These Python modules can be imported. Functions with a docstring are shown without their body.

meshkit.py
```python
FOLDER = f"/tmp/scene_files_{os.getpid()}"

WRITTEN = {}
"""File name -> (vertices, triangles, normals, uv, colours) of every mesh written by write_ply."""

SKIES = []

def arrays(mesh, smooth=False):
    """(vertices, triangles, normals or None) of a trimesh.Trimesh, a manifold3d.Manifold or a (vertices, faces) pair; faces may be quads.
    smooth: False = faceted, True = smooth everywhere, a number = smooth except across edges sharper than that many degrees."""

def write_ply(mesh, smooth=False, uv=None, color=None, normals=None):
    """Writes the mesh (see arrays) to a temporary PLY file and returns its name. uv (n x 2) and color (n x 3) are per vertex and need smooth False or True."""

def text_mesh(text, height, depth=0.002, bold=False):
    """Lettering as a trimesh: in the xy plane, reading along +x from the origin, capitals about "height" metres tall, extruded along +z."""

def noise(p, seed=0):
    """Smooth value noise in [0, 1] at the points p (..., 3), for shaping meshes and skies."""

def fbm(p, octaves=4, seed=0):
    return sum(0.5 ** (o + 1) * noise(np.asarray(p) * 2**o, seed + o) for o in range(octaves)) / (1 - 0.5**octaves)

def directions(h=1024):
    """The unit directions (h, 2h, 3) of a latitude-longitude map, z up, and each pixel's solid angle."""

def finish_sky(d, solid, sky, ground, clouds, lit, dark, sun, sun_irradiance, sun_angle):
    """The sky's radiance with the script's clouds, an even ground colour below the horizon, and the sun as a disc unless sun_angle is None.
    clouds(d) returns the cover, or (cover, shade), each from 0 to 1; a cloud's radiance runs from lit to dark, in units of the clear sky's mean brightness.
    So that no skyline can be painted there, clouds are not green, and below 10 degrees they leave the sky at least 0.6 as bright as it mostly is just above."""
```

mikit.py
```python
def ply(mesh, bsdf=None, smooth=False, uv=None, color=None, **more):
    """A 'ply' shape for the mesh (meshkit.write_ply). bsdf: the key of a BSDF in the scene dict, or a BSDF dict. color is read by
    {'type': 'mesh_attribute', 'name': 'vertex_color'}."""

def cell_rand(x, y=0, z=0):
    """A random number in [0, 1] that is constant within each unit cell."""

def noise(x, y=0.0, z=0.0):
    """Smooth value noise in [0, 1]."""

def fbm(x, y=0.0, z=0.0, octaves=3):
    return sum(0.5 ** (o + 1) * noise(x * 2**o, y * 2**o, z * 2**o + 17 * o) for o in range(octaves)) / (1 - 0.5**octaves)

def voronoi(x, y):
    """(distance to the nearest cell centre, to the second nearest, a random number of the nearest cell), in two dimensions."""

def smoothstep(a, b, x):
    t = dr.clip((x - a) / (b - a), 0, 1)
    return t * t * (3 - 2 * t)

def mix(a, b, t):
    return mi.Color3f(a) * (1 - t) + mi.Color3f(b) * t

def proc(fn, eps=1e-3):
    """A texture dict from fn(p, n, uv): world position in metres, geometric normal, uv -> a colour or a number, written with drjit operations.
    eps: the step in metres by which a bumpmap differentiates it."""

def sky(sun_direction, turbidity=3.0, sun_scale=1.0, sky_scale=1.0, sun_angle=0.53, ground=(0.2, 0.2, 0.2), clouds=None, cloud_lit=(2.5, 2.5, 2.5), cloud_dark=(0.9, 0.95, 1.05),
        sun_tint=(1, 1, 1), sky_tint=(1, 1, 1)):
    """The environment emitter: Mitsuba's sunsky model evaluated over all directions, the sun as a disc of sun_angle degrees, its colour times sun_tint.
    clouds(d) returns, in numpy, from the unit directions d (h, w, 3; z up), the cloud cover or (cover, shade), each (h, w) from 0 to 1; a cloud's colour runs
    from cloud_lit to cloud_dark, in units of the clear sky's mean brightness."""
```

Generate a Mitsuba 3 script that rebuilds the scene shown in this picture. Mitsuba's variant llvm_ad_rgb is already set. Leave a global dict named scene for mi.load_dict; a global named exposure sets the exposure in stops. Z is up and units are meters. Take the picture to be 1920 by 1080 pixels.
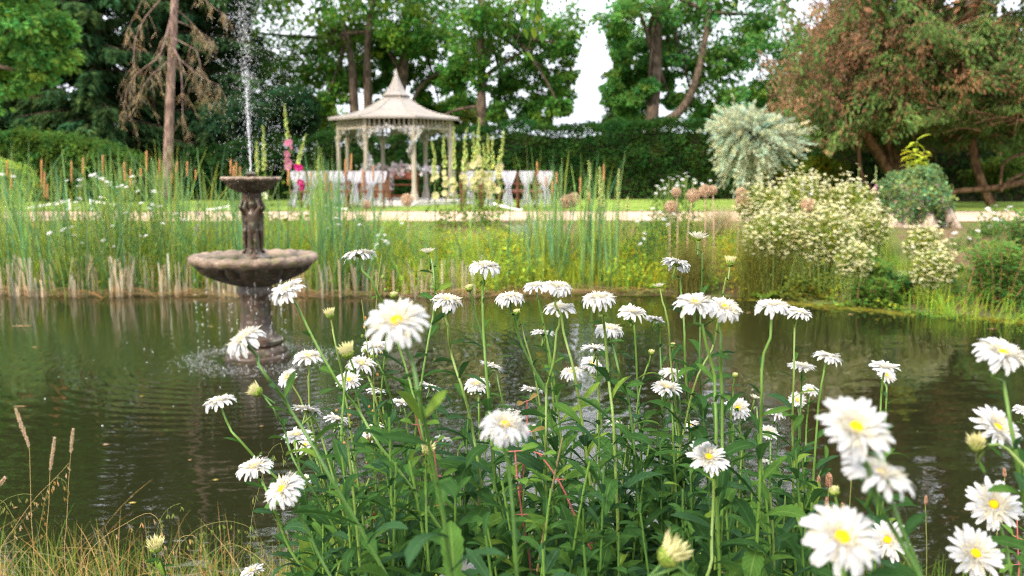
import math
import numpy as np, drjit as dr, trimesh, manifold3d as m3, mitsuba as mi, mikit, meshkit
from mikit import proc, noise, fbm, smoothstep, mix, cell_rand

T = mi.ScalarTransform4f
# ---------------------------------------------------------------- camera, sky, exposure
FPX, EYE_Z, PITCH = 1600.0, 1.7, math.atan(210 / 1600)          # focal length in photo pixels (1920 wide), eye above the water, tilt down
scene = {"type": "scene"}
labels = {}
scene["camera"] = {
    "type": "thinlens", "fov": math.degrees(2 * math.atan(960 / FPX)), "fov_axis": "x",
    "to_world": T().look_at(origin=[0, 0, EYE_Z], target=[0, math.cos(PITCH), EYE_Z - math.sin(PITCH)], up=[0, 0, 1]),
    "aperture_radius": 0.0036, "focus_distance": 1.95, "near_clip": 0.05, "far_clip": 2000.0}
SUN = (-0.52, -0.62, 0.58)
scene["daylight"] = mikit.sky(SUN, turbidity=3, sun_scale=0.3, sun_angle=14, clouds=lambda d: (1.0 + 0 * d[..., 2], 1 - np.clip(d[..., 2], 0, 1)),   # an overcast sky: a third as bright at the horizon as overhead
                              cloud_lit=(3.3, 3.3, 3.4), cloud_dark=(1.02, 1.07, 1.21), ground=(0.12, 0.14, 0.07), sun_tint=(0.93, 0.98, 1.10))
exposure = 4.0

# ---------------------------------------------------------------- helpers
def P(px, py, Y):
    """the point at world depth Y that stands at this place of the photograph"""
    u, v = (px - 960) / FPX, (540 - py) / FPX
    c, s = math.cos(PITCH), math.sin(PITCH)
    d = np.array([u, c + v * s, -s + v * c])
    return np.array([0, 0, EYE_Z]) + d * (Y / d[1])

def G(px, py, z=0.0):
    u, v = (px - 960) / FPX, (540 - py) / FPX
    c, s = math.cos(PITCH), math.sin(PITCH)
    d = np.array([u, c + v * s, -s + v * c])
    return np.array([0, 0, EYE_Z]) + d * ((z - EYE_Z) / d[2])

count = {}
def uniq(name, parent=None):
    k = name if parent is None else parent + "__" + name
    n = count.get(k, 0)
    count[k] = n + 1
    return k if n == 0 else f"{k}_{n:03d}"

def thing(name, label, cat, group=None):
    k = uniq(name)
    labels[k] = {"label": label, "category": cat}
    if group:
        labels[k]["group"] = group
    return k

def part(parent, name, mesh, bsdf, smooth=False, color=None, uv=None, kind=None, label=None):
    k = uniq(name, parent)
    scene[k] = mikit.ply(mesh, bsdf, smooth=smooth, color=color, uv=uv)
    if kind or label:
        labels[k] = {a: b for a, b in (("kind", kind), ("label", label)) if b}
    return k

def place(parent, name, shape, to_world, bsdf=None):
    k = uniq(name, parent)
    d = {**shape, "to_world": to_world}
    if bsdf:
        d["bsdf"] = {"type": "ref", "id": bsdf}
    scene[k] = d
    return k

def struct(name, mesh, bsdf, smooth=False, label=None, kind="structure", color=None, cat=None):
    k = uniq(name)
    scene[k] = mikit.ply(mesh, bsdf, smooth=smooth, color=color)
    labels[k] = {"kind": kind}
    if label:
        labels[k]["label"] = label
    if cat:
        labels[k]["category"] = cat
    return k

ONES = "first second third fourth fifth sixth seventh eighth ninth tenth eleventh twelfth thirteenth fourteenth fifteenth sixteenth seventeenth eighteenth nineteenth".split()
TENS = {2: ("twenty", "twentieth"), 3: ("thirty", "thirtieth"), 4: ("forty", "fortieth"), 5: ("fifty", "fiftieth"), 6: ("sixty", "sixtieth"), 7: ("seventy", "seventieth"), 8: ("eighty", "eightieth"), 9: ("ninety", "ninetieth")}
def ordw(i):
    n = i + 1
    if n < 20:
        return ONES[n - 1]
    t, o = divmod(n, 10)
    return TENS[t][1] if o == 0 else TENS[t][0] + "-" + ONES[o - 1]

def unit(v):
    v = np.asarray(v, float)
    return v / np.maximum(np.linalg.norm(v, axis=-1, keepdims=True), 1e-9)

def join(ms):
    vs, fs, at = [], [], 0
    for v, f in ms:
        vs.append(v); fs.append(np.asarray(f) + at); at += len(v)
    return np.vstack(vs), np.vstack(fs)

def vf(m):
    return np.array(m.vertices), np.array(m.faces)

def box(x0, x1, y0, y1, z0, z1):
    m = trimesh.creation.box(extents=[x1 - x0, y1 - y0, z1 - z0])
    m.apply_translation([(x0 + x1) / 2, (y0 + y1) / 2, (z0 + z1) / 2])
    return vf(m)

def cbox(x0, x1, y0, y1, z0, z1, b=0.01):
    """a box with rounded edges"""
    b = min(b, (x1 - x0) / 2.2, (y1 - y0) / 2.2, (z1 - z0) / 2.2)
    pts = []
    for x, sx in ((x0, 1), (x1, -1)):
        for y, sy in ((y0, 1), (y1, -1)):
            for z, sz in ((z0, 1), (z1, -1)):
                pts += [[x + sx * b, y + sy * b, z], [x + sx * b, y, z + sz * b], [x, y + sy * b, z + sz * b]]
    return vf(trimesh.convex.convex_hull(np.array(pts)))

def spline(pts, n):
    """a smooth curve through the points"""
    pts = np.asarray(pts, float)
    if len(pts) < 3:
        t = np.linspace(0, 1, n)[:, None]
        return pts[0] * (1 - t) + pts[-1] * t
    from scipy.interpolate import CubicSpline, PchipInterpolator
    d = np.r_[0, np.cumsum(np.linalg.norm(np.diff(pts, axis=0), axis=1))]
    return PchipInterpolator(d, pts)(np.linspace(0, d[-1], n))

def tube(path, rad, n=8, cap=True):
    path = np.asarray(path, float)
    rad = np.broadcast_to(np.asarray(rad, float), (len(path),))
    t = unit(np.gradient(path, axis=0))
    ref = np.array([0, 0, 1.0]) if abs(t[0, 2]) < 0.9 else np.array([1.0, 0, 0])
    u = np.empty_like(path)
    a = ref
    for i in range(len(path)):
        a = a - t[i] * (a @ t[i])
        a = a / max(np.linalg.norm(a), 1e-9)
        u[i] = a
    w = np.cross(t, u)
    ang = np.arange(n) * 2 * np.pi / n
    V = path[:, None] + rad[:, None, None] * (np.cos(ang)[None, :, None] * u[:, None] + np.sin(ang)[None, :, None] * w[:, None])
    V = V.reshape(-1, 3)
    fs = []
    i = np.arange(n); j = (i + 1) % n
    for k in range(len(path) - 1):
        a0, b0 = k * n, (k + 1) * n
        fs.append(np.stack([a0 + i, a0 + j, b0 + j], 1)); fs.append(np.stack([a0 + i, b0 + j, b0 + i], 1))
    if cap:
        c0, c1 = len(V), len(V) + 1
        V = np.vstack([V, path[:1], path[-1:]])
        fs.append(np.stack([j, i, i * 0 + c0], 1))
        e = (len(path) - 1) * n
        fs.append(np.stack([e + i, e + j, i * 0 + c1], 1))
    return V, np.vstack(fs)

def lathe(prof, n=48, rmod=None):
    """prof: list of (r, z) from the bottom up; rmod(theta, k, r, z) -> radius"""
    prof = np.asarray(prof, float)
    th = np.arange(n) * 2 * np.pi / n
    V = []
    for k, (r, z) in enumerate(prof):
        rr = np.full(n, r) if rmod is None else rmod(th, k, r, z)
        zz = np.full(n, z)
        if isinstance(rr, tuple):
            rr, zz = rr
        V.append(np.stack([rr * np.cos(th), rr * np.sin(th), zz], 1))
    V = np.vstack(V)
    i = np.arange(n); j = (i + 1) % n
    fs = []
    for k in range(len(prof) - 1):
        a0, b0 = k * n, (k + 1) * n
        fs.append(np.stack([a0 + i, a0 + j, b0 + j], 1)); fs.append(np.stack([a0 + i, b0 + j, b0 + i], 1))
    return V, np.vstack(fs)

def moved(m, t, rz=0.0, s=1.0):
    v, f = m
    c, si = math.cos(rz), math.sin(rz)
    R = np.array([[c, -si, 0], [si, c, 0], [0, 0, 1]])
    return (np.asarray(v) * s) @ R.T + np.asarray(t), f

def rnd(rng, n):
    return unit(rng.normal(size=(n, 3)))

def leaf_cloud(pos, axis, nrm, L, W, fold=0.12):
    """one folded leaf (two triangles) per position: (vertices, faces), four vertices each"""
    axis = unit(axis)
    side = unit(np.cross(nrm, axis))
    n = np.cross(axis, side)
    L, W = np.reshape(L, (-1, 1)), np.reshape(W, (-1, 1))
    tip = pos + axis * L - n * L * 0.12
    l = pos + axis * L * 0.45 + side * W / 2 + n * fold * W
    r = pos + axis * L * 0.45 - side * W / 2 + n * fold * W
    V = np.stack([pos, r, tip, l], 1).reshape(-1, 3)
    b = np.arange(len(pos))[:, None] * 4
    F = np.concatenate([b + [0, 1, 2], b + [0, 2, 3]], 1).reshape(-1, 3)
    return V, F

def vary(rng, n, col, amt=0.2, hue=0.12, group=None, gamt=0.15):
    """a colour per leaf, and a common drift per spray"""
    c = np.tile(np.asarray(col, float), (n, 1))
    k = np.exp(rng.normal(size=n) * amt)
    h = rng.normal(size=n) * hue
    if group is not None:
        m = group.max() + 1
        k = k * np.exp(rng.normal(size=m) * gamt)[group]
        h = h + (rng.normal(size=m) * hue * 0.8)[group]
    c = c * k[:, None]
    c[:, 0] *= np.exp(h * 1.6); c[:, 2] *= np.exp(-h)
    return np.clip(c, 0.004, 0.85)

def ribbons(p0, p1, p2, W, nrm, k=5, taper=0.8, flat=False):
    """a blade per row along the curve p0, p1, p2 (vertices, faces, vertices per blade)"""
    n = len(p0)
    t = np.linspace(0, 1, k + 1)[None, :, None]
    c = (1 - t) ** 2 * p0[:, None] + 2 * t * (1 - t) * p1[:, None] + t ** 2 * p2[:, None]
    d = unit(2 * (1 - t) * (p1 - p0)[:, None] + 2 * t * (p2 - p1)[:, None])
    side = unit(np.cross(d, np.broadcast_to(nrm[:, None], d.shape)))
    w = np.reshape(W, (-1, 1, 1)) * np.clip(1 - t ** 2.2 * taper if not flat else 1 - t * taper, 0.04, 1) / 2
    V = np.stack([c - side * w, c + side * w], 2).reshape(-1, 3)
    b = np.arange(n)[:, None] * (2 * (k + 1))
    q = []
    for i in range(k):
        q += [2 * i, 2 * i + 1, 2 * i + 3, 2 * i, 2 * i + 3, 2 * i + 2]
    return V, (b + np.array(q)[None]).reshape(-1, 3), 2 * (k + 1)

def crown(rng, clumps, sub, per, L, W, col, flat=0.75, up=0.5, amt=0.2, hue=0.12, rs=0.42, droop=0.25, gamt=0.18):
    """clumps (n, 4: centre and radius) -> twigs -> leaves; gives mesh, colours"""
    clumps = np.asarray(clumps, float)
    n = len(clumps)
    c = np.repeat(clumps, sub, 0)
    d = rnd(rng, n * sub) * (rng.random((n * sub, 1)) ** 0.45)
    d[:, 2] *= flat
    sc = c[:, :3] + d * c[:, 3:]
    sr = c[:, 3] * rs * rng.uniform(0.6, 1.3, n * sub)
    ci = np.repeat(np.arange(n * sub), per)
    m = len(ci)
    o = rnd(rng, m) * (rng.random((m, 1)) ** 0.5)
    o[:, 2] *= 0.6
    pos = sc[ci] + o * sr[ci][:, None]
    out = unit(d)[ci]
    ax = unit(0.6 * rnd(rng, m) + 0.7 * unit(o) + 0.3 * out + [0, 0, -droop])
    nr = unit(rnd(rng, m) * 0.7 + np.array([0, 0, up]) + 0.35 * out)
    k = rng.uniform(0.7, 1.25, m)
    return leaf_cloud(pos, ax, nr, L * k, W * k), np.repeat(vary(rng, m, col, amt, hue, ci, gamt), 4, 0)

# ---------------------------------------------------------------- materials
def mat(key, **d):
    scene[key] = d
def rgb(*c):
    return {"type": "rgb", "value": list(c)}
VC = {"type": "mesh_attribute", "name": "vertex_color"}
mat("leaf_vc", type="principledthin", base_color=VC, roughness=0.45, diff_trans=1.0)
mat("grass_vc", type="principledthin", base_color=VC, roughness=0.55, diff_trans=1.0)
mat("twig_vc", type="twosided", bsdf={"type": "diffuse", "reflectance": VC})
def bark(c1, c2, sc):
    def fn(p, n, uv):
        a = fbm(p.x * sc, p.y * sc, p.z * sc * 0.3, 3)
        return mix(c1, c2, smoothstep(0.3, 0.7, a))
    return proc(fn)
mat("bark_brown", type="diffuse", reflectance=bark((0.05, 0.038, 0.028), (0.13, 0.10, 0.075), 14))
mat("bark_pink", type="diffuse", reflectance=bark((0.13, 0.085, 0.072), (0.27, 0.19, 0.165), 16))
mat("bark_red", type="diffuse", reflectance=bark((0.055, 0.034, 0.02), (0.15, 0.095, 0.055), 16))
mat("wood_grey", type="diffuse", reflectance=bark((0.22, 0.17, 0.13), (0.42, 0.35, 0.29), 30))
# ---------------------------------------------------------------- land and water
SHORE = np.array([G(px, py)[:2] for px, py in ((-900, 552), (-400, 553), (0, 553), (300, 556), (600, 556), (800, 556), (1000, 553), (1150, 551), (1250, 553), (1350, 557), (1500, 568), (1700, 582), (1900, 600), (2100, 622), (2400, 660))])
LAWN_Z = 0.87
def shore(x):
    return np.interp(x, SHORE[:, 0], SHORE[:, 1]) + 0.10 * np.sin(np.asarray(x) * 2.3) + 0.06 * np.sin(np.asarray(x) * 5.9 + 1)
def near_shore(x):
    x = np.asarray(x, float)
    return 3.34 + 0.12 * np.sin(x * 1.9) + 0.07 * np.sin(x * 4.7 + 2)
def sst(a, b, x):
    t = np.clip((np.asarray(x, float) - a) / (b - a), 0, 1)
    return t * t * (3 - 2 * t)
def gz(x, y):
    x, y = np.asarray(x, float), np.asarray(y, float)
    tf, tn = y - shore(x), near_shore(x) - y
    far = LAWN_Z * (0.25 * np.clip(tf / 3.4, 0, 1) + 0.75 * sst(0, 3.4, tf))
    nb = 0.5 * sst(-0.1, 3.2, tn) + 0.06 * np.clip(tn, 0, 0.5)
    deep = -0.55 * sst(0, 1.6, np.minimum(-tf, -tn))
    bump = 0.05 * (meshkit.fbm(np.stack([x * 1.7, y * 1.7, x * 0], -1), 3, 5) - 0.5)
    flat = sst(2.6, 3.4, tf)
    return np.where(tf > 0, far + bump * (1 - flat) * sst(0, .3, tf), np.where(tn > 0, nb + bump * sst(0, .3, tn), deep))

def grid(xs, ys, zf):
    X, Y = np.meshgrid(xs, ys)
    V = np.stack([X, Y, zf(X, Y)], -1).reshape(-1, 3)
    nx, ny = len(xs), len(ys)
    i, j = np.meshgrid(np.arange(nx - 1), np.arange(ny - 1))
    a = (j * nx + i).ravel()
    return V, np.vstack([np.stack([a, a + 1, a + nx + 1], 1), np.stack([a, a + nx + 1, a + nx], 1)])

def soil_fn(p, n, uv):
    a = fbm(p.x * 2.2, p.y * 2.2, 0.0, 4)
    b = noise(p.x * 31, p.y * 31, p.z * 31)
    c = mix((0.075, 0.055, 0.032), (0.15, 0.115, 0.065), b)
    return mix(c, mi.Color3f(0.085, 0.11, 0.03), smoothstep(0.45, 0.6, a) * 0.8)
mat("soil", type="diffuse", reflectance=proc(soil_fn))
def lawn_fn(p, n, uv):
    a = fbm(p.x * 0.9, p.y * 0.9, 0.0, 3)
    b = noise(p.x * 23, p.y * 23, 0.0)
    c = mix((0.125, 0.195, 0.036), (0.20, 0.27, 0.065), a)
    return c * (0.75 + 0.5 * b)
mat("lawn_mat", type="diffuse", reflectance=proc(lawn_fn))
def path_fn(p, n, uv):
    b = noise(p.x * 37, p.y * 37, 0.0)
    a = fbm(p.x * 1.5, p.y * 3, 0.0, 3)
    return mix((0.36, 0.25, 0.18), (0.52, 0.39, 0.30), b) * (0.8 + 0.4 * a)
mat("path_mat", type="diffuse", reflectance=proc(path_fn))

far = np.r_[34, 40, 50, 70, 110, 180, 300, 600]
xs = np.r_[-far[::-1], np.linspace(-26, 26, 241), far]
ys = np.r_[-300, -120, -50, -20, -8, np.linspace(-4, 22, 151), 25, 30, far]
struct("ground", grid(xs, ys, gz), "soil", smooth=True)

lx = np.r_[-far[::-1], np.linspace(-26, 26, 53), far]
struct("lawn", grid(lx, np.r_[20.1, 22, 25, 30, 34, 40, 60, 120, 400], lambda x, y: 0 * x + LAWN_Z + 0.02), "lawn_mat")
PATH0, PATH1 = 15.9, 20.3
px_ = np.linspace(-30, 30, 121)
rng = np.random.default_rng(3)
def path_mesh():
    rows = [PATH0 + 0.12 * np.sin(px_ * 1.3) + 0.07 * np.sin(px_ * 3.7), PATH0 + 0.8 + 0 * px_, PATH1 - 0.6 + 0 * px_, PATH1 + 0.06 * np.sin(px_ * 2.1)]
    V = np.vstack([np.stack([px_, r, 0 * px_ + LAWN_Z + 0.006], 1) for r in rows])
    n = len(px_)
    a = np.concatenate([np.arange(n - 1) + k * n for k in range(3)])
    return V, np.vstack([np.stack([a, a + 1, a + n + 1], 1), np.stack([a, a + n + 1, a + n], 1)])
struct("path", path_mesh(), "path_mat")

FOUNT = G(484, 671)                                             # the middle of the fountain's foot on the water
def ripple(p, n, uv):
    dx, dy = p.x - float(FOUNT[0]), p.y - float(FOUNT[1])
    r = dr.sqrt(dx * dx + dy * dy)
    h = 0.0024 * noise(p.x * 2.6, p.y * 7.5, 0.0) + 0.0007 * noise(p.x * 7 + p.y * 2, p.y * 19 - p.x * 3, 3.0) + 0.0003 * noise(p.x * 23, p.y * 48, 7.0)
    w = fbm(p.x * 1.1, p.y * 1.1, 2.0, 2)
    h += 0.0013 * dr.sin(r * 46 + 3 * w) * dr.exp(-r * 0.42)
    return h
def water_fn(p, n, uv):
    a = fbm(p.x * 0.5, p.y * 0.5, 0.0, 3)
    return mix((0.0078, 0.0080, 0.0034), (0.0115, 0.0135, 0.0050), a)
mat("pond_water", type="bumpmap", texture=proc(ripple, eps=0.004), scale=1.0,
    bsdf={"type": "plastic", "int_ior": 1.333, "diffuse_reflectance": proc(water_fn)})
struct("pond", grid(np.linspace(-60, 40, 11), np.linspace(3.0, 14.5, 5), lambda x, y: 0 * x), "pond_water", smooth=True)
# ---------------------------------------------------------------- hedges, trees and shrubs of the far side
GRN = (0.055, 0.125, 0.022)
def px_clumps(rng, Y, items, spread):
    """(photo x, photo y, radius in photo pixels) at about depth Y -> centres and radii in metres"""
    out = []
    for px, py, r in items:
        y = Y + rng.uniform(-spread, spread) if py < 80 else Y + rng.uniform(-.1, 1.2) * spread      # the low limbs reach away from the pond
        out.append([*P(px, py, y), r * y / FPX])
    return np.array(out)

def limbs(rng, base, fork, ends, r0, name, parent, bsdf="bark_brown", wob=0.25, r1=0.035):
    for e in ends:
        e = np.asarray(e, float)
        a = np.asarray(base + (fork - base) * rng.uniform(0.55, 1.0))
        mid = a + (e - a) * 0.5 + rng.normal(size=3) * wob + [0, 0, -0.1 * np.linalg.norm(e - a) * 0.3]
        pth = spline([a, mid, e], 9)
        part(parent, name, tube(pth, np.linspace(r0, r1, 9), 7), bsdf, smooth=True)

def broadleaf(name, label, Y, trunk, items, seed, col=GRN, above=(), L=0.18, W=0.12, sub=16, per=48, r0=0.3, bsdf="bark_brown", spread=2.2, nl=9, group=None, cat="tree", up=0.5, extra=()):
    """trunk: photo points from the foot up"""
    rng = np.random.default_rng(seed)
    t = thing(name, label, cat, group)
    pts = [P(x, y, Y) for x, y in trunk]
    pts[0][2] = min(pts[0][2], LAWN_Z - 0.1)
    n = 16
    rr = np.linspace(r0, r0 * 0.35, n); rr[0] *= 1.25
    part(t, "trunk", tube(spline(pts, n), rr, 14), bsdf, smooth=True)
    cl = px_clumps(rng, Y, items, spread)
    top = pts[-1]
    pick = rng.permutation(len(cl))[:nl]
    limbs(rng, pts[max(0, len(pts) - 2)], top, cl[pick, :3], r0 * 0.33, "limb", t, bsdf)
    for e in extra:
        q = [P(x, y, Y) for x, y in e[0]]
        part(t, "limb", tube(spline(q, 12), np.linspace(e[1], e[1] * 0.45, 12), 9), bsdf, smooth=True)
    m, c = crown(rng, cl * [1, 1, 1, 1.1], sub, per, L, W, np.array(col) * 1.65, up=up, rs=.42, flat=.85)
    if len(above):
        ca = px_clumps(rng, Y, above, spread)
        m2, c2 = crown(rng, ca * [1, 1, 1, 1.15], 12, 30, L * 1.9, W * 1.9, np.array(col) * 1.35, up=up, rs=.5)
        m, c = join([m, m2]), np.vstack([c, c2])
    part(t, "crown", m, "leaf_vc", color=c)
    return t

def above_fill(seed, x0, x1, top, r=95, y1=-60, step=105):
    """clumps of the part of the crown that rises over the frame"""
    rng = np.random.default_rng(seed)
    out = []
    for y in np.arange(y1, top, -step):
        w = (x1 - x0) / 2 * math.sqrt(max(0.08, 1 - ((y1 - y) / (y1 - top)) ** 2))
        for x in np.arange((x0 + x1) / 2 - w, (x0 + x1) / 2 + w + 1, step):
            out.append((x + rng.uniform(-25, 25), y + rng.uniform(-25, 25), r * rng.uniform(0.7, 1.05)))
    return out

# ---- hedges
def hedge(name, label, x0, x1, Y, top, depth, col, seed, n, L=0.13, W=0.085, bulge=0.18, cat="hedge"):
    rng = np.random.default_rng(seed)
    t = thing(name, label, cat)
    xs = np.linspace(x0, x1, 60)
    tz = np.interp(xs, [a for a, _ in top], [b for _, b in top]) + 0.3 * (meshkit.fbm(np.stack([xs * 1.1, xs * 0, xs * 0 + seed], -1), 3) - 0.5) * 2
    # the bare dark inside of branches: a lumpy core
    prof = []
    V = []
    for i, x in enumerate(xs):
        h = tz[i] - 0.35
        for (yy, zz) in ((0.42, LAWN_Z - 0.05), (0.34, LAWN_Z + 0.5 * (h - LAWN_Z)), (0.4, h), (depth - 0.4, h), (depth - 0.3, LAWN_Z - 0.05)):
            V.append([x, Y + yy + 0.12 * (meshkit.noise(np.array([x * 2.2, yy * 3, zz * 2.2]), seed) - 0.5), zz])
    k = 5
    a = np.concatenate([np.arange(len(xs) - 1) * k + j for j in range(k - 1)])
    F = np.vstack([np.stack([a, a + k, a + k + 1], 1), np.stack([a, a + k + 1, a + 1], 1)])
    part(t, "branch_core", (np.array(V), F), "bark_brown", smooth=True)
    u = rng.random(n)
    x = x0 + (x1 - x0) * rng.random(n)
    tt = np.interp(x, xs, tz)
    face = rng.random(n) < 0.78
    z = np.where(face, LAWN_Z + 0.1 + (tt - LAWN_Z - 0.1) * u ** 0.85, tt + rng.normal(size=n) * 0.07)
    b = bulge * (meshkit.fbm(np.stack([x * 1.5, z * 1.7, x * 0], -1), 3, seed) - 0.5) * 2
    y = np.where(face, Y + b + np.abs(rng.normal(size=n)) * 0.13, Y + rng.random(n) * depth)
    z = np.where(face, z, z + b * 0.6)
    pos = np.stack([x, y, z], 1)
    ax = unit(rnd(rng, n) + np.where(face[:, None], [0, -0.55, -0.25], [0, -0.2, 0.4]))
    nr = unit(rnd(rng, n) * 0.6 + np.where(face[:, None], [0, -0.6, 0.65], [0, 0, 1.0]))
    s = rng.uniform(0.7, 1.3, n)
    g = (np.floor(x * 2.5) * 37 + np.floor(z * 2.5)).astype(int) % 400
    part(t, "foliage", leaf_cloud(pos, ax, nr, L * s, W * s), "leaf_vc", color=np.repeat(vary(rng, n, col, 0.25, 0.1, g, 0.18), 4, 0))

def hx(px, Y):
    return (px - 960) / FPX * Y / 1.0086
hedge("hedge", "long dark green clipped hedge behind the gazebo and the white chairs", hx(500, 30), hx(1560, 30), 30, [(hx(500, 30), 2.9), (hx(640, 30), 3.05), (hx(880, 30), 3.2), (hx(980, 30), 3.45), (hx(1300, 30), 3.5), (hx(1560, 30), 3.4)], 1.3, (0.030, 0.082, 0.018), 11, 46000, L=.105, W=.07)
hedge("hedge", "looser mid green laurel hedge below the dark conifers at far left", hx(-420, 27), hx(262, 27), 27, [(hx(-420, 27), 3.1), (hx(40, 27), 3.0), (hx(130, 27), 2.95), (hx(200, 27), 2.7), (hx(262, 27), 1.9)], 1.4, (0.072, 0.150, 0.030), 12, 22000, bulge=.32)
hedge("hedge", "low dark hedge between the bare pine trunk and the gazebo", hx(345, 29), hx(505, 29), 29, [(hx(345, 29), 2.5), (hx(420, 29), 2.75), (hx(505, 29), 2.6)], 1.2, (0.022, 0.062, 0.016), 13, 5500)
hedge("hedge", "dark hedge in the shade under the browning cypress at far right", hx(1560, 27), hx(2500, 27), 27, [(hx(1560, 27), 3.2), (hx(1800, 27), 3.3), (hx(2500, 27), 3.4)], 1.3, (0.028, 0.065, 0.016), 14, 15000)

# ---- round shrubs
def shrub(name, label, px, py, r, Y, col, seed, L=0.1, W=0.06, cat="shrub", n=9, sub=14, per=40, sq=0.8, stem=True, **kw):
    rng = np.random.default_rng(seed)
    t = thing(name, label, cat)
    c = P(px, py, Y)
    R = r * Y / FPX
    cl = []
    for k in range(n):
        d = rnd(rng, 1)[0] * R * 0.55
        cl.append([*(c + d * [1, 1, sq]), R * rng.uniform(0.45, 0.65)])
    m, col_ = crown(rng, cl, sub, per, L, W, col, **kw)
    part(t, "foliage", m, "leaf_vc", color=col_)
    if stem:
        g = float(gz(c[0], c[1]))
        for k in range(4):
            e = c + rnd(rng, 1)[0] * R * 0.4
            b = np.array([c[0] + rng.uniform(-.15, .15) * R, c[1] + rng.uniform(-.15, .15) * R, g - 0.05])
            part(t, "stem", tube(spline([b, (b + e) / 2 + rng.normal(size=3) * 0.05, e], 6), np.linspace(0.03, 0.012, 6), 6), "bark_brown", smooth=True)
    return t
shrub("shrub", "bright light green rounded shrub at the left edge behind the reeds", -5, 335, 66, 16.5, (0.20, 0.34, 0.06), 21, L=0.07, W=0.05, n=12)
shrub("shrub", "sunlit yellow green bush seen far off left of the gazebo roof", 588, 228, 52, 42, (0.22, 0.30, 0.08), 22, L=0.22, W=0.15)
shrub("shrub", "pale yellow green bush far off behind the right edge of the gazebo roof", 862, 215, 42, 44, (0.20, 0.26, 0.08), 23, L=0.22, W=0.15)
shrub("shrub", "golden green leafy shrub between the pale willow and the cypress", 1540, 335, 55, 23, (0.17, 0.21, 0.022), 24, L=0.11, W=0.06, n=10)
shrub("shrub", "small golden shrub under the pale willow", 1448, 325, 24, 22, (0.20, 0.22, 0.02), 25, L=0.1, W=0.05, n=6)
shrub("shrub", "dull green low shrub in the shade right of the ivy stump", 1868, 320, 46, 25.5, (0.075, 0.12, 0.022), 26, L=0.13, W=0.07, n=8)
shrub("shrub", "dark bluish laurel bush left of the water jet", 430, 225, 62, 30, (0.038, 0.088, 0.040), 27, L=0.2, W=0.1, n=10)
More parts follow.
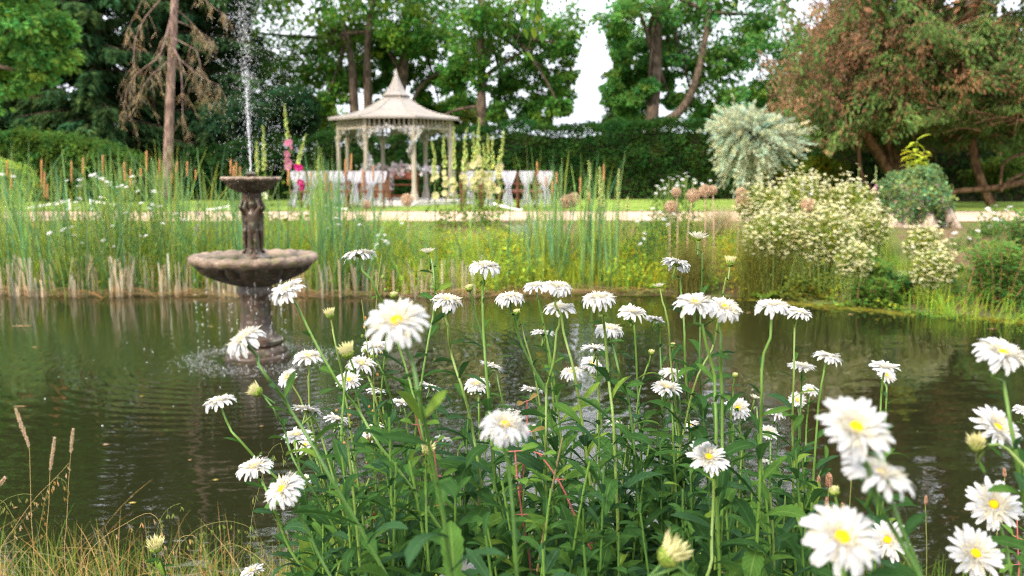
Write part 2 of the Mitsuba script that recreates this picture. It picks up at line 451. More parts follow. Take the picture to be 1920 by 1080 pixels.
shrub("shrub", "dark evergreen bush right of the water jet below the oak", 540, 215, 62, 31.5, (0.028, 0.070, 0.026), 28, L=0.18, W=0.1, n=10)
shrub("shrub", "dark green bush filling the gap behind the left chairs", 455, 300, 48, 28, (0.030, 0.075, 0.022), 29, L=0.15, W=0.09, n=9)

# ---- the broadleaf trees
broadleaf("oak_tree", "big oak left of the gazebo with twin bare trunks and bright leaves", 37, [(668, 372), (666, 260), (662, 150), (640, 30)],
          [(435, 55, 58), (470, 115, 55), (440, 150, 40), (515, 45, 66), (545, 105, 55), (590, 30, 62), (520, 165, 42), (605, 100, 50), (640, 45, 62), (650, 120, 36), (690, 90, 34), (700, 25, 55), (575, 155, 32), (640, 165, 26), (410, 20, 50), (560, 205, 24), (480, 20, 60), (735, 50, 40), (610, 190, 18), (625, 65, 40), (660, 60, 34), (585, 125, 34), (640, 140, 26), (500, 135, 40), (680, 130, 18)],
          31, col=(0.075, 0.165, 0.028), above=above_fill(31, 400, 690, -420), r0=0.30, extra=[([(690, 372), (692, 240), (688, 120), (705, -20)], 0.26)])
broadleaf("lime_tree", "dark trunked lime tree directly behind the gazebo spire", 38.5, [(742, 372), (748, 200), (760, 100), (765, -40)],
          [(760, 20, 55), (715, 60, 40), (800, 40, 55), (770, 70, 42), (830, 70, 46), (840, 20, 55), (790, 105, 30), (845, 115, 34), (735, 115, 22), (790, 175, 16), (700, 160, 22), (722, 205, 20), (860, 175, 26), (825, 205, 18), (740, 85, 26), (780, 135, 22), (815, 145, 22), (730, 150, 14), (785, 55, 34), (715, 105, 22), (840, 150, 24), (800, 190, 14)],
          32, col=(0.050, 0.118, 0.022), above=above_fill(32, 690, 880, -460), r0=0.36, extra=[([(770, 200), (800, 150), (850, 125), (905, 95)], 0.08), ([(760, 150), (725, 90), (700, 40)], 0.09)])
broadleaf("plane_tree", "spreading tree with a bare brown trunk right of the gazebo", 34, [(910, 372), (908, 260), (903, 190), (902, 90), (900, -20)],
          [(885, 60, 52), (925, 100, 44), (985, 45, 60), (950, 20, 55), (1045, 35, 44), (1035, 105, 48), (985, 140, 40), (1015, 185, 34), (1055, 140, 24), (945, 180, 26), (868, 120, 34), (1060, 80, 24), (900, 20, 50), (850, 150, 22), (1050, 200, 20), (985, 205, 22), (865, 190, 18), (905, 140, 30), (960, 65, 44), (1005, 95, 36), (960, 150, 26), (930, 215, 18), (1045, 175, 24), (1020, 225, 16)],
          33, col=(0.058, 0.135, 0.024), above=above_fill(33, 830, 930, -430), r0=0.27, extra=[([(903, 200), (860, 205), (820, 225), (780, 250)], 0.07), ([(903, 150), (940, 120), (1000, 90)], 0.1)])
broadleaf("ash_tree", "large forked ash tree standing behind the hedge right of the sky gap", 34, [(1224, 372), (1222, 230), (1230, 140), (1232, 60), (1240, -60)],
          [(1155, 30, 30), (1195, 70, 36), (1190, 10, 34), (1250, 45, 50), (1290, 95, 52), (1340, 35, 60), (1395, 60, 62), (1440, 110, 55), (1385, 140, 48), (1335, 165, 38), (1265, 115, 36), (1300, 20, 52), (1450, 30, 58), (1490, 80, 45), (1480, 160, 46), (1420, 185, 36), (1205, 140, 20), (1195, 185, 24), (1260, 190, 16), (1330, 215, 24), (1165, 110, 18), (1225, 100, 26), (1245, 150, 20), (1320, 120, 34), (1365, 110, 40), (1300, 195, 24), (1375, 190, 30), (1250, 85, 34), (1420, 60, 40), (1215, 165, 18), (1180, 165, 16), (1170, 90, 24), (1160, 140, 22), (1200, 120, 30), (1158, 60, 26), (1152, 175, 20), (1185, 205, 24)],
          34, col=(0.062, 0.150, 0.034), above=above_fill(34, 1350, 1560, -380), r0=0.34, extra=[([(1228, 235), (1272, 212), (1300, 165), (1318, 95), (1330, 20)], 0.2), ([(1228, 120), (1212, 60), (1190, 0)], 0.12)])
broadleaf("beech_tree", "dark leaved tree low behind the pale willow", 38, [(1420, 372), (1425, 260), (1430, 200)],
          [(1400, 215, 34), (1450, 205, 40), (1490, 225, 44), (1350, 225, 28), (1500, 170, 40), (1440, 170, 34), (1310, 228, 22), (1530, 120, 50), (1530, 210, 50)],
          35, col=(0.034, 0.088, 0.028), r0=0.18, nl=5)
broadleaf("maple_tree", "bright green maple reaching in at the top left corner", 19, [(-150, 400), (-140, 250), (-120, 120), (-60, 20)],
          [(10, 40, 55), (60, 70, 45), (30, 110, 50), (95, 95, 38), (110, 55, 30), (-40, 80, 70), (-60, 0, 80), (60, 15, 40), (10, 150, 36), (70, 125, 30), (-50, 150, 60)],
          36, col=(0.085, 0.200, 0.045), above=above_fill(36, -260, 90, -420, r=80), L=0.15, W=0.1, r0=0.2, spread=1.0)

for k_, (px_1, lab_) in enumerate(((1620, "dark background tree in the shade behind the browning cypress trunks"), (1760, "dark background tree between the two right hand cypress trunks"), (1900, "dark background tree behind the right edge cypress"))):
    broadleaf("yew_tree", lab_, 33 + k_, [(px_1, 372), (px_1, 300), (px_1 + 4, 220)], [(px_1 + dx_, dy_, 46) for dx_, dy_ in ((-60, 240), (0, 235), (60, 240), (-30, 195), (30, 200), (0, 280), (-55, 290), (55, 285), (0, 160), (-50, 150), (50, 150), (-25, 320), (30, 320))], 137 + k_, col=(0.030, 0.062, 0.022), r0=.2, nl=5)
# ---- conifers of the left
def spruce(name, label, px, Y, top, base_r, z0, seed, col, dens=1.0, step=0.5, tipcol=None):
    rng = np.random.default_rng(seed)
    t = thing(name, label, "tree", None)
    x = hx(px, Y)
    part(t, "trunk", tube(np.array([[x, Y, LAWN_Z - 0.1], [x, Y, top * 0.5], [x, Y, top]]), [0.26, 0.17, 0.03], 10), "bark_brown", smooth=True)
    ps, ax, nr, gi, tipness = [], [], [], [], []
    br = []
    g = 0
    z = z0
    while z < top - 0.3:
        R = base_r * (1 - (z - z0) / (top - z0)) ** 0.75 + 0.2
        hi = z > 8.8
        for k in range(9):
            a = rng.uniform(0, 2 * np.pi)
            Rb = R * rng.uniform(0.7, 1.1)
            d = np.array([math.cos(a), math.sin(a), 0])
            s = np.linspace(0, 1, 6)[:, None]
            drop = Rb * (0.30 * s - 0.62 * s ** 2 + 0.24 * s ** 3)
            pth = np.array([x, Y, z + rng.uniform(-0.2, 0.2)]) + d * Rb * s + np.array([0, 0, 1]) * drop
            br.append(tube(pth, np.linspace(0.035, 0.008, 6), 4, cap=False))
            n = int((70 if hi else 135) * dens * (Rb / 2.5 + 0.3))
            u = rng.random(n) ** 0.7
            c = np.stack([np.interp(u, s[:, 0], pth[:, j]) for j in range(3)], 1)
            sd = np.cross(d, [0, 0, 1])
            w = rng.uniform(-1, 1, n) * (0.1 + 0.42 * (1 - u) ** 0.6) * (0.35 + Rb * 0.16)
            c = c + sd * w[:, None] + np.array([0, 0, -1]) * (np.abs(w) * 0.35 + rng.random(n) ** 1.5 * 0.38)[:, None]
            ps.append(c)
            ax.append(d * 0.8 + sd * (np.sign(w) * 0.6)[:, None] + np.array([0, 0, -0.5]) + rnd(rng, n) * 0.35)
            nr.append(np.array([0, 0, 1.0]) + rnd(rng, n) * 0.35)
            gi.append(np.full(n, g)); tipness.append(u); g += 1
        z += step * (2.0 if hi else 1.0)
    ps, ax, nr, gi = np.vstack(ps), np.vstack(ax), np.vstack(nr), np.concatenate(gi)
    s = rng.uniform(0.7, 1.3, len(ps)) * np.where(ps[:, 2] > 9, 1.7, 1.0)
    part(t, "branch", join(br), "bark_brown", kind="stuff")
    part(t, "foliage", leaf_cloud(ps, ax, nr, 0.34 * s, 0.115 * s), "leaf_vc", color=np.repeat(vary(rng, len(ps), col, 0.2, 0.08, gi, 0.22), 4, 0))
spruce("spruce_tree", "dark drooping spruce at far left behind the laurel hedge", 45, 33, 17, 3.6, 2.0, 41, (0.062, 0.115, 0.036))
spruce("spruce_tree", "tall dark spruce with layered sprays just left of the bare pine trunk", 195, 32, 18, 3.1, 1.6, 42, (0.055, 0.115, 0.042))
spruce("spruce_tree", "dark spruce behind the water jet, right of the bare pine trunk", 395, 35, 17, 3.2, 1.8, 43, (0.050, 0.105, 0.040))
spruce("spruce_tree", "dark spruce off to the left beyond the laurel hedge", -150, 33, 17, 3.6, 1.8, 44, (0.055, 0.11, 0.036), dens=0.7)
spruce("spruce_tree", "dark spruce farthest back, behind the bare pine trunk", 300, 41, 19, 4.2, 1.8, 46, (0.045, 0.095, 0.036))
spruce("fir_tree", "small distant fir in the sky gap left of the ash trunk", 1165, 47, 7.2, 2.0, 1.2, 45, (0.060, 0.105, 0.035), dens=1.2, step=0.42)

# ---- the bare pine with hanging dead twigs
def bare_pine():
    rng = np.random.default_rng(51)
    Y = 26.0
    t = thing("dead_pine", "bare pinkish pine trunk with dead hanging branches", "tree")
    pts = [P(313, 400, Y), P(315, 300, Y), P(319, 180, Y), P(325, 60, Y), P(329, -60, Y), P(331, -330, Y), P(333, -460, Y)]
    pts[0][2] = LAWN_Z - 0.1
    part(t, "trunk", tube(spline(pts, 24), np.linspace(0.15, 0.05, 24), 14), "bark_pink", smooth=True)
    arms = [([(322, 30), (312, 70), (296, 108), (270, 128), (246, 150), (233, 205)], .055, -.6), ([(322, 92), (345, 118), (385, 148), (412, 160)], .045, -.4), ([(327, 15), (352, 36), (378, 62), (400, 74)], .04, .5),
            ([(326, 38), (360, 52), (382, 72), (402, 80)], .04, .9), ([(321, 86), (336, 112), (341, 160), (342, 225)], .035, -.8), ([(328, 2), (314, 55), (302, 95), (300, 120)], .04, -.9), ([(331, -25), (370, -12), (400, 14), (420, 26)], .04, .2),
            ([(320, 110), (300, 128), (285, 140), (262, 172)], .03, -1.2), ([(329, -40), (300, 0), (268, 40), (252, 85), (250, 130)], .045, -.3), ([(330, -60), (280, -30), (262, 10), (236, 62)], .045, .4),
            ([(320, 118), (345, 135), (372, 160), (385, 178)], .03, .6), ([(322, 70), (350, 84), (368, 96), (376, 130)], .03, -.9)]
    rows, cols = [], []
    tw = []
    for pts_, r, dy in arms:
        k = len(pts_)
        q = np.array([P(x, y, Y + dy * i / (k - 1) * 1.6) for i, (x, y) in enumerate(pts_)])
        pth = spline(q, 12)
        part(t, "dead_branch", tube(pth, np.linspace(r * .6, 0.008, 12), 6), "bark_pink", smooth=True)
        n = 14
        u = np.clip(rng.choice([.5, .72, .95, 1.0], n) + rng.normal(size=n) * .05, 0, 1)
        c = np.stack([np.interp(u, np.linspace(0, 1, 12), pth[:, j]) for j in range(3)], 1)
        d = unit(rnd(rng, n) * [0.5, 0.5, 0.25] + [0, 0, -0.55])
        Ls = rng.uniform(0.25, 1.0, n) * (0.5 + 0.55 * (dy < 0.0))
        rows.append((c, c + d * Ls[:, None] * 0.5, c + d * Ls[:, None] * 0.75 + np.array([0, 0, -1]) * (Ls * 0.45)[:, None]))
    p0, p1, p2 = (np.vstack([r[i] for r in rows]) for i in range(3))
    # each hanging twig carries finer ones
    m = 5
    n = len(p0) * m
    idx = np.repeat(np.arange(len(p0)), m)
    u = rng.random((n, 1))
    q = (1 - u) ** 2 * p0[idx] + 2 * u * (1 - u) * p1[idx] + u ** 2 * p2[idx]
    d = unit(rnd(rng, n) * [0.7, 0.7, 0.35] + [0, 0, -0.6]) * rng.uniform(0.08, 0.26, (n, 1))
    a = ribbons(p0, p1, p2, 0.014, rnd(rng, len(p0)), 4, 0.6)
    b = ribbons(q, q + d * 0.5, q + d + [0, 0, -0.03], 0.012, rnd(rng, n), 2, 0.5)
    V, F = join([a[:2], b[:2]])
    c1 = np.repeat(vary(rng, len(p0), (0.24, 0.18, 0.13), 0.2, 0.05), a[2], 0)
    c2 = np.repeat(vary(rng, n, (0.31, 0.24, 0.14), 0.25, 0.08), b[2], 0)
    part(t, "dead_twig", (V, F), "twig_vc", color=np.vstack([c1, c2]), kind="stuff")
bare_pine()

# ---- the browning cypress at the right
def cypress(label, trunks, heads, seed, Y, n_br, above, brown, name="cypress_tree"):
    rng = np.random.default_rng(seed)
    t = thing(name, label, "tree")
    for i, (pts_, r) in enumerate(trunks):
        q = np.array([P(x, y, Y + dy) for x, y, dy in pts_])
        part(t, "trunk" if i == 0 else "limb", tube(spline(q, 18), np.linspace(r, r * 0.55, 18), 10), "bark_red", smooth=True)
    ps, ax, nr, cl, gi, sz = [], [], [], [], [], []
    br = []
    g = 0
    for (px, py, rpx, share) in heads:
        big = py < -40
        for k in range(n_br if not big else n_br // 2):
            y = Y + rng.uniform(-2.6, 2.0)
            e = P(px + rng.normal() * rpx * 0.55, py + rng.normal() * rpx * 0.5, y)
            out = unit(np.array([rng.normal() * 0.8 - 0.25, -0.45 + rng.normal() * 0.6, 0.0 + 0.55 * rng.normal()]))
            Lb = rng.uniform(0.6, 1.7)
            a = e - out * Lb
            s = np.linspace(0, 1, 6)[:, None]
            pth = a + (e - a) * s + np.array([0, 0, -1]) * (0.3 * Lb * s ** 2)
            br.append(tube(pth, np.linspace(0.02, 0.005, 6), 4, cap=False))
            dead = rng.random() < (share * .85 if px < 1600 else share * .6)
            n = int((125 if dead else 190) * (0.35 if big else 1))
            u = rng.random(n) ** 0.75
            c = np.stack([np.interp(u, s[:, 0], pth[:, j]) for j in range(3)], 1)
            sd = unit(np.cross(out, [0, 0, 1]))
            w = rng.normal(size=n) * 0.26 * (1.15 - u)
            c = c + sd * w[:, None] + rnd(rng, n) * 0.05 + np.array([0, 0, -1]) * (np.abs(w) * 0.5 + rng.random(n) ** 2 * .3)[:, None]
            ps.append(c)
            ax.append(out * 0.6 + sd * (np.sign(w) * 0.4)[:, None] + [0, 0, -0.75] + rnd(rng, n) * 0.45)
            nr.append(np.array([0, -0.3, 0.8]) + rnd(rng, n) * 0.6)
            col = brown if dead else (0.120, 0.200, 0.058)
            mixed = rng.random(n) < (0.25 if dead else 0.14)
            cc = vary(rng, n, col, 0.2, 0.07, None)
            alt = vary(rng, n, (0.11, 0.14, 0.05) if dead else (0.25, 0.155, 0.085), 0.2, 0.06)
            cl.append(np.where(mixed[:, None], alt, cc) * np.exp(rng.normal() * 0.18))
            sz.append(np.full(n, 2.0 if big else (0.8 if dead else 1.0)))
    ps, ax, nr, cl, sz = np.vstack(ps), np.vstack(ax), np.vstack(nr), np.vstack(cl), np.concatenate(sz)
    keep = ps[:, 2] > 1.5 + 2.6 * meshkit.fbm(ps * [0.75, 0.75, 0], 3, seed)          # browsed and bare below
    ps, ax, nr, cl, sz = ps[keep], ax[keep], nr[keep], cl[keep], sz[keep]
    br = [b for b in br if b[0][:, 2].min() > 2.6]
    s = rng.uniform(0.7, 1.3, len(ps)) * sz
    part(t, "branch", join(br), "bark_red", kind="stuff")
    part(t, "foliage", leaf_cloud(ps, ax, nr, 0.135 * s, 0.055 * s), "leaf_vc", color=np.repeat(np.clip(cl, 0.005, 0.8), 4, 0))
RUST = (0.29, 0.168, 0.10)
cypress("big cypress at the right, half its sprays dead and rust brown", 
        [([(1705, 345, 0), (1672, 290, 0.2), (1650, 230, 0.3), (1655, 120, 0.2), (1660, -60, 0), (1665, -330, 0)], 0.20), ([(1668, 325, -.4), (1648, 290, -.6), (1622, 245, -.8), (1600, 150, -.9), (1597, -40, -.8)], 0.13), ([(1672, 320, -.3), (1664, 262, -.5), (1660, 200, -.9), (1663, 60, -1)], 0.06),
         ([(1662, 372, -1), (1632, 355, -1.1), (1612, 315, -1.2), (1612, 262, -1.3)], 0.07)],
        [(1560, 30, 50, .95), (1545, 90, 45, .95), (1585, 70, 45, .9), (1550, 150, 42, .9), (1590, 130, 45, .85), (1540, 190, 34, .75), (1575, 195, 36, .5), (1620, 40, 50, 1.3), (1650, 90, 46, .9), (1640, 150, 50, .22), (1600, 215, 40, .2), (1560, 235, 32, .25), (1690, 60, 50, .5), (1680, 180, 50, .15), (1650, 215, 40, .1), (1720, 120, 46, .4), (1720, 190, 48, .12), (1545, 255, 24, .65), (1700, 20, 45, .5),
         (1600, -70, 80, .5), (1690, -80, 80, .5), (1570, -160, 70, .6), (1660, -180, 80, .5), (1740, -170, 80, .5), (1620, -270, 70, .5), (1700, -280, 70, .5), (1660, -370, 60, .5)],
        61, 23.0, 24, None, RUST)
cypress("second cypress at the right edge with a thin leaning trunk and dull green sprays",
        [([(1858, 382, 0), (1838, 335, 0), (1824, 285, 0.1), (1822, 230, 0.1), (1830, 100, 0.1), (1836, -80, 0), (1840, -300, 0)], 0.11), ([(1990, 330, .6), (1915, 342, .3), (1870, 352, 0), (1800, 358, -.3), (1778, 362, -.4)], 0.11), ([(1985, 318, .4), (1925, 325, .2), (1890, 340, 0), (1876, 360, -.2)], 0.06),
         ([(1960, 285, 0), (1905, 292, -.3), (1880, 312, -.5), (1876, 345, -.6)], 0.05), ([(1990, 400, .8), (1985, 300, .8), (1990, 150, .6), (1990, -200, .4)], 0.24)],
        [(1760, 30, 50, .35), (1770, 90, 46, .4), (1765, 150, 44, .5), (1790, 200, 46, .3), (1830, 40, 50, .3), (1820, 110, 48, .25), (1840, 170, 46, .3), (1860, 215, 44, .15), (1890, 50, 50, .4), (1890, 130, 46, .45), (1910, 185, 44, .25), (1910, 235, 40, .12), (1770, 235, 34, .12), (1820, 245, 30, .1), (1950, 100, 60, .4), (1950, 210, 50, .3), (1880, 260, 26, .1),
         (1790, -70, 80, .4), (1880, -80, 80, .4), (1960, -60, 90, .4), (1830, -170, 80, .4), (1930, -170, 80, .4), (1800, -270, 70, .4), (1890, -280, 80, .4), (1850, -370, 60, .4), (1960, -290, 80, .4)],
        62, 22.0, 24, None, (0.30, 0.165, 0.09))
# ---------------------------------------------------------------- gazebo
def paint_fn(p, n, uv):
    a = fbm(p.x * 5, p.y * 5, p.z * 2, 3)
    b = noise(p.x * 40, p.y * 40, p.z * 9)
    c = mix((0.30, 0.262, 0.20), (0.365, 0.325, 0.26), a)
    return mix(c, mi.Color3f(0.30, 0.265, 0.19), smoothstep(0.66, 0.85, b) * 0.5)
mat("cream_paint", type="principled", base_color=proc(paint_fn), roughness=0.45, specular=0.4)
def lead_fn(p, n, uv):
    a = fbm(p.x * 3, p.y * 3, p.z * 6, 4)
    b = fbm(p.x * 11, p.y * 11, p.z * 2.0, 3)
    c = mix((0.165, 0.15, 0.135), (0.235, 0.21, 0.185), a)
    return mix(c, mi.Color3f(0.22, 0.205, 0.19), smoothstep(0.55, 0.75, b) * 0.6)
mat("roof_lead", type="principled", base_color=proc(lead_fn), roughness=0.4, specular=0.5)
def stone_step(p, n, uv):
    return mix((0.40, 0.38, 0.36), (0.55, 0.53, 0.50), fbm(p.x * 6, p.y * 6, p.z * 6, 3))
mat("pale_stone", type="diffuse", reflectance=proc(stone_step))

GC = np.array([hx(746, 25.6), 25.6, LAWN_Z])
GR = 1.74
ANG = [math.radians(22.5 + 45 * k) for k in range(8)]
def oct_ring(R, z):
    return np.array([[R * math.cos(a), R * math.sin(a), z] for a in ANG])
def oct_lathe(prof, cap=False, flare=0.0):
    """eight flat sides, with the ridges between them"""
    sub = 6
    V = []
    for R, z in prof:
        ring = oct_ring(R, z)
        for k in range(8):
            a, b = ring[k], ring[(k + 1) % 8]
            for s in range(sub):
                V.append(a + (b - a) * s / sub)
    n = 8 * sub
    i = np.arange(n); j = (i + 1) % n
    fs = []
    for k in range(len(prof) - 1):
        fs += [np.stack([k * n + i, k * n + j, (k + 1) * n + j], 1), np.stack([k * n + i, (k + 1) * n + j, (k + 1) * n + i], 1)]
    V = np.array(V)
    if cap:
        V = np.vstack([V, [[0, 0, prof[-1][1]]], [[0, 0, prof[0][1]]]])
        fs.append(np.stack([(len(prof) - 1) * n + i, (len(prof) - 1) * n + j, i * 0 + len(V) - 2], 1))
        fs.append(np.stack([j, i, i * 0 + len(V) - 1], 1))
    return V, np.vstack(fs)

def gazebo():
    g = thing("gazebo", "cream octagonal garden gazebo with slim columns and a two tiered spire roof", "gazebo")
    A = lambda m: moved(m, GC)
    part(g, "plinth", A(oct_lathe([(2.05, -0.05), (2.05, 0.12), (2.03, 0.14)], cap=True)), "pale_stone")
    s0, s1 = 0.14, 0.02
    part(g, "step", A(cbox(-0.75, 0.75, -2.42, -1.90, -0.03, 0.075, 0.015)), "pale_stone", smooth=30)
    zc = 2.50          # eaves above the lawn
    prof = [(0.135, 0.141), (0.135, 0.20), (0.115, 0.22), (0.115, 0.30), (0.085, 0.34), (0.095, 0.38), (0.072, 0.42), (0.066, 0.60), (0.062, 1.2), (0.056, 1.70), (0.07, 1.72), (0.07, 1.75), (0.058, 1.77), (0.075, 1.86), (0.098, 1.90), (0.098, 1.95), (0.045, 1.97), (0.042, 2.44)]
    col = mikit.ply(lathe(prof, 20), "cream_paint", smooth=40)
    for k in range(8):
        p = oct_ring(GR, 0)[k] + GC
        place(g, "column", col, T().translate(p.tolist()))
    # the frieze between the columns: rails, spindles, curled brackets
    for k in range(8):
        a, b = oct_ring(GR, 0)[k], oct_ring(GR, 0)[(k + 1) % 8]
        d = unit(b - a); Ls = np.linalg.norm(b - a)
        rot = math.atan2(d[1], d[0])
        fr = lambda m: moved(moved(m, (0, 0, 0), rot), GC + a)
        f = part(g, "frieze_rail", fr(cbox(0.045, Ls - 0.045, -0.03, 0.03, 2.14, 2.185, 0.008)), "cream_paint", smooth=30)
        part(g, "frieze_rail", fr(cbox(0.045, Ls - 0.045, -0.025, 0.025, 2.42, 2.462, 0.008)), "cream_paint", smooth=30)
        sp = []
        m = 9
        for i in range(m):
            x = 0.05 + (Ls - 0.1) * (i + 0.5) / m
            sp.append(cbox(x - 0.028, x + 0.028, -0.014, 0.014, 2.185, 2.42, 0.006))
        part(f, "spindle", join([fr(q) for q in sp]), "cream_paint", kind="stuff")
        br = []
        for sgn, x0 in ((1, 0.05), (-1, Ls - 0.05)):
            for r in (0.40, 0.27, 0.15):
                th = np.linspace(0, np.pi / 2, 9)
                pth = np.stack([x0 + sgn * (r - r * np.cos(th)), 0 * th, 2.135 - r + r * np.sin(th)], 1)
                br.append(fr(tube(pth, 0.010, 5)))
            for q in range(3):
                c = np.array([x0 + sgn * (0.07 + 0.09 * q), 0, 2.08 - 0.07 * (2 - q)])
                th = np.linspace(0, 5.2, 12)
                rr = np.linspace(0.045, 0.012, 12)
                br.append(fr(tube(c + np.stack([rr * np.cos(th), 0 * th, rr * np.sin(th)], 1), 0.006, 4)))
        part(g, "bracket", join(br), "cream_paint", kind="stuff")
    low = [(2.00, 2.40), (2.02, 2.405), (2.02, 2.46), (1.99, 2.48), (1.70, 2.535), (1.36, 2.61), (1.02, 2.72), (0.76, 2.85), (0.55, 2.98), (0.42, 3.07), (0.36, 3.14)]
    r = part(g, "roof", A(oct_lathe(low)), "roof_lead")
    # the underside: boards run up into the roof
    part(g, "ceiling", A(oct_lathe([(2.00, 2.401), (1.85, 2.44), (1.0, 2.62), (0.1, 2.75)])), "cream_paint")
    for k in range(8):
        pth = np.array([oct_ring(R + 0.004, z)[k] for R, z in low[2:]]) + GC
        part(r, "ridge", tube(pth, 0.020, 5), "roof_lead", smooth=True)
    up = [(0.36, 3.12), (0.36, 3.135), (0.42, 3.14), (0.43, 3.165), (0.37, 3.21), (0.30, 3.29), (0.235, 3.38), (0.18, 3.48), (0.13, 3.58), (0.08, 3.70), (0.045, 3.79)]
    u = part(g, "upper_roof", A(oct_lathe(up)), "roof_lead")
    part(u, "finial", A(lathe([(0.046, 3.785), (0.05, 3.80), (0.028, 3.825), (0.036, 3.85), (0.02, 3.875), (0.008, 3.93), (0.002, 3.97)], 12)), "cream_paint", smooth=50)
gazebo()

def blossoms(rng, pts, r, n_pet=5):
    """small many petalled heads: a ring of folded petals at each point"""
    n = len(pts)
    ax0 = unit(rnd(rng, n) + [0, -0.8, 0.4])
    P_, A_, N_ = [], [], []
    u = unit(np.cross(ax0, rnd(rng, n)))
    w = np.cross(ax0, u)
    for k in range(n_pet):
        a = 2 * np.pi * k / n_pet
        d = u * math.cos(a) + w * math.sin(a)
        P_.append(pts); A_.append(d + 0.35 * ax0); N_.append(ax0 - 0.35 * d)
    return leaf_cloud(np.vstack(P_), np.vstack(A_), np.vstack(N_), np.tile(r, n_pet), np.tile(r, n_pet) * 0.95, 0.05)

def flower_thing(name, label, cat, pts, rad, cols, leafcol, seed, petals=6, nleaf=3, group=None):
    rng = np.random.default_rng(seed)
    t = thing(name, label, cat, group)
    pts = np.asarray(pts, float)
    n = len(pts)
    r = rad * rng.uniform(0.7, 1.25, n)
    c = np.asarray(cols)[rng.integers(0, len(cols), n)] * rng.uniform(0.85, 1.1, (n, 1))
    part(t, "blossom", blossoms(rng, pts, r, petals), "leaf_vc", color=np.repeat(np.tile(np.clip(c, 0, .88), (petals, 1)), 4, 0), kind="stuff")
    idx = np.repeat(np.arange(n), nleaf)
    m = len(idx)
    part(t, "leaf", leaf_cloud(pts[idx] + rnd(rng, m) * rad * 0.5, rnd(rng, m) + [0, 0, -0.2], rnd(rng, m), rad * 1.3 * rng.uniform(.6, 1.2, m), rad * 0.6 * np.ones(m)), "leaf_vc", color=np.repeat(vary(rng, m, leafcol), 4, 0), kind="stuff")
    return t

def garlands():
    rng = np.random.default_rng(71)
    R = oct_ring(GR, 0)
    k0, k1 = 5, 6                                              # the two front columns
    a, b = R[5] + GC, R[6] + GC
    if a[0] > b[0]:
        a, b = b, a
    WH = [(0.80, 0.78, 0.80), (0.74, 0.70, 0.78), (0.82, 0.78, 0.76)]
    # twisted round the left front column, across the opening, down the right front column
    for c, lab, s in ((a, "white flower garland trailing down the left front gazebo column", -1), (b, "white flower garland trailing down the right front gazebo column", 1)):
        n = 95
        z = np.sort(rng.uniform(0.75, 2.15, n))
        th = z * 5 + (0 if s < 0 else 2)
        rr = 0.11 + 0.08 * rng.random(n)
        pts = np.stack([c[0] + s * 0.04 + rr * np.cos(th), c[1] - 0.05 + rr * np.sin(th) * 0.8, LAWN_Z + z], 1)
        pts = pts[rng.random(n) < 0.35 + 0.65 * (z > 1.2)]
        flower_thing("flower_garland", lab, "garland", pts, 0.055, WH, (0.12, 0.17, 0.08), 72 + s)
    n = 90
    u = rng.random(n)
    z = 2.08 + 0.10 * np.sin(np.pi * u) - 0.16 * np.abs(2 * u - 1) ** 2 * 1.0
    pts = a + (b - a) * u[:, None] + np.stack([0 * u, -0.06 + rng.normal(size=n) * 0.04, z + rng.normal(size=n) * 0.04], 1)
    pts[:, 2] = LAWN_Z + z + rng.normal(size=n) * 0.035
    flower_thing("flower_garland", "white flower garland arched across the front opening of the gazebo", "garland", pts, 0.05, WH, (0.12, 0.17, 0.08), 75)
garlands()

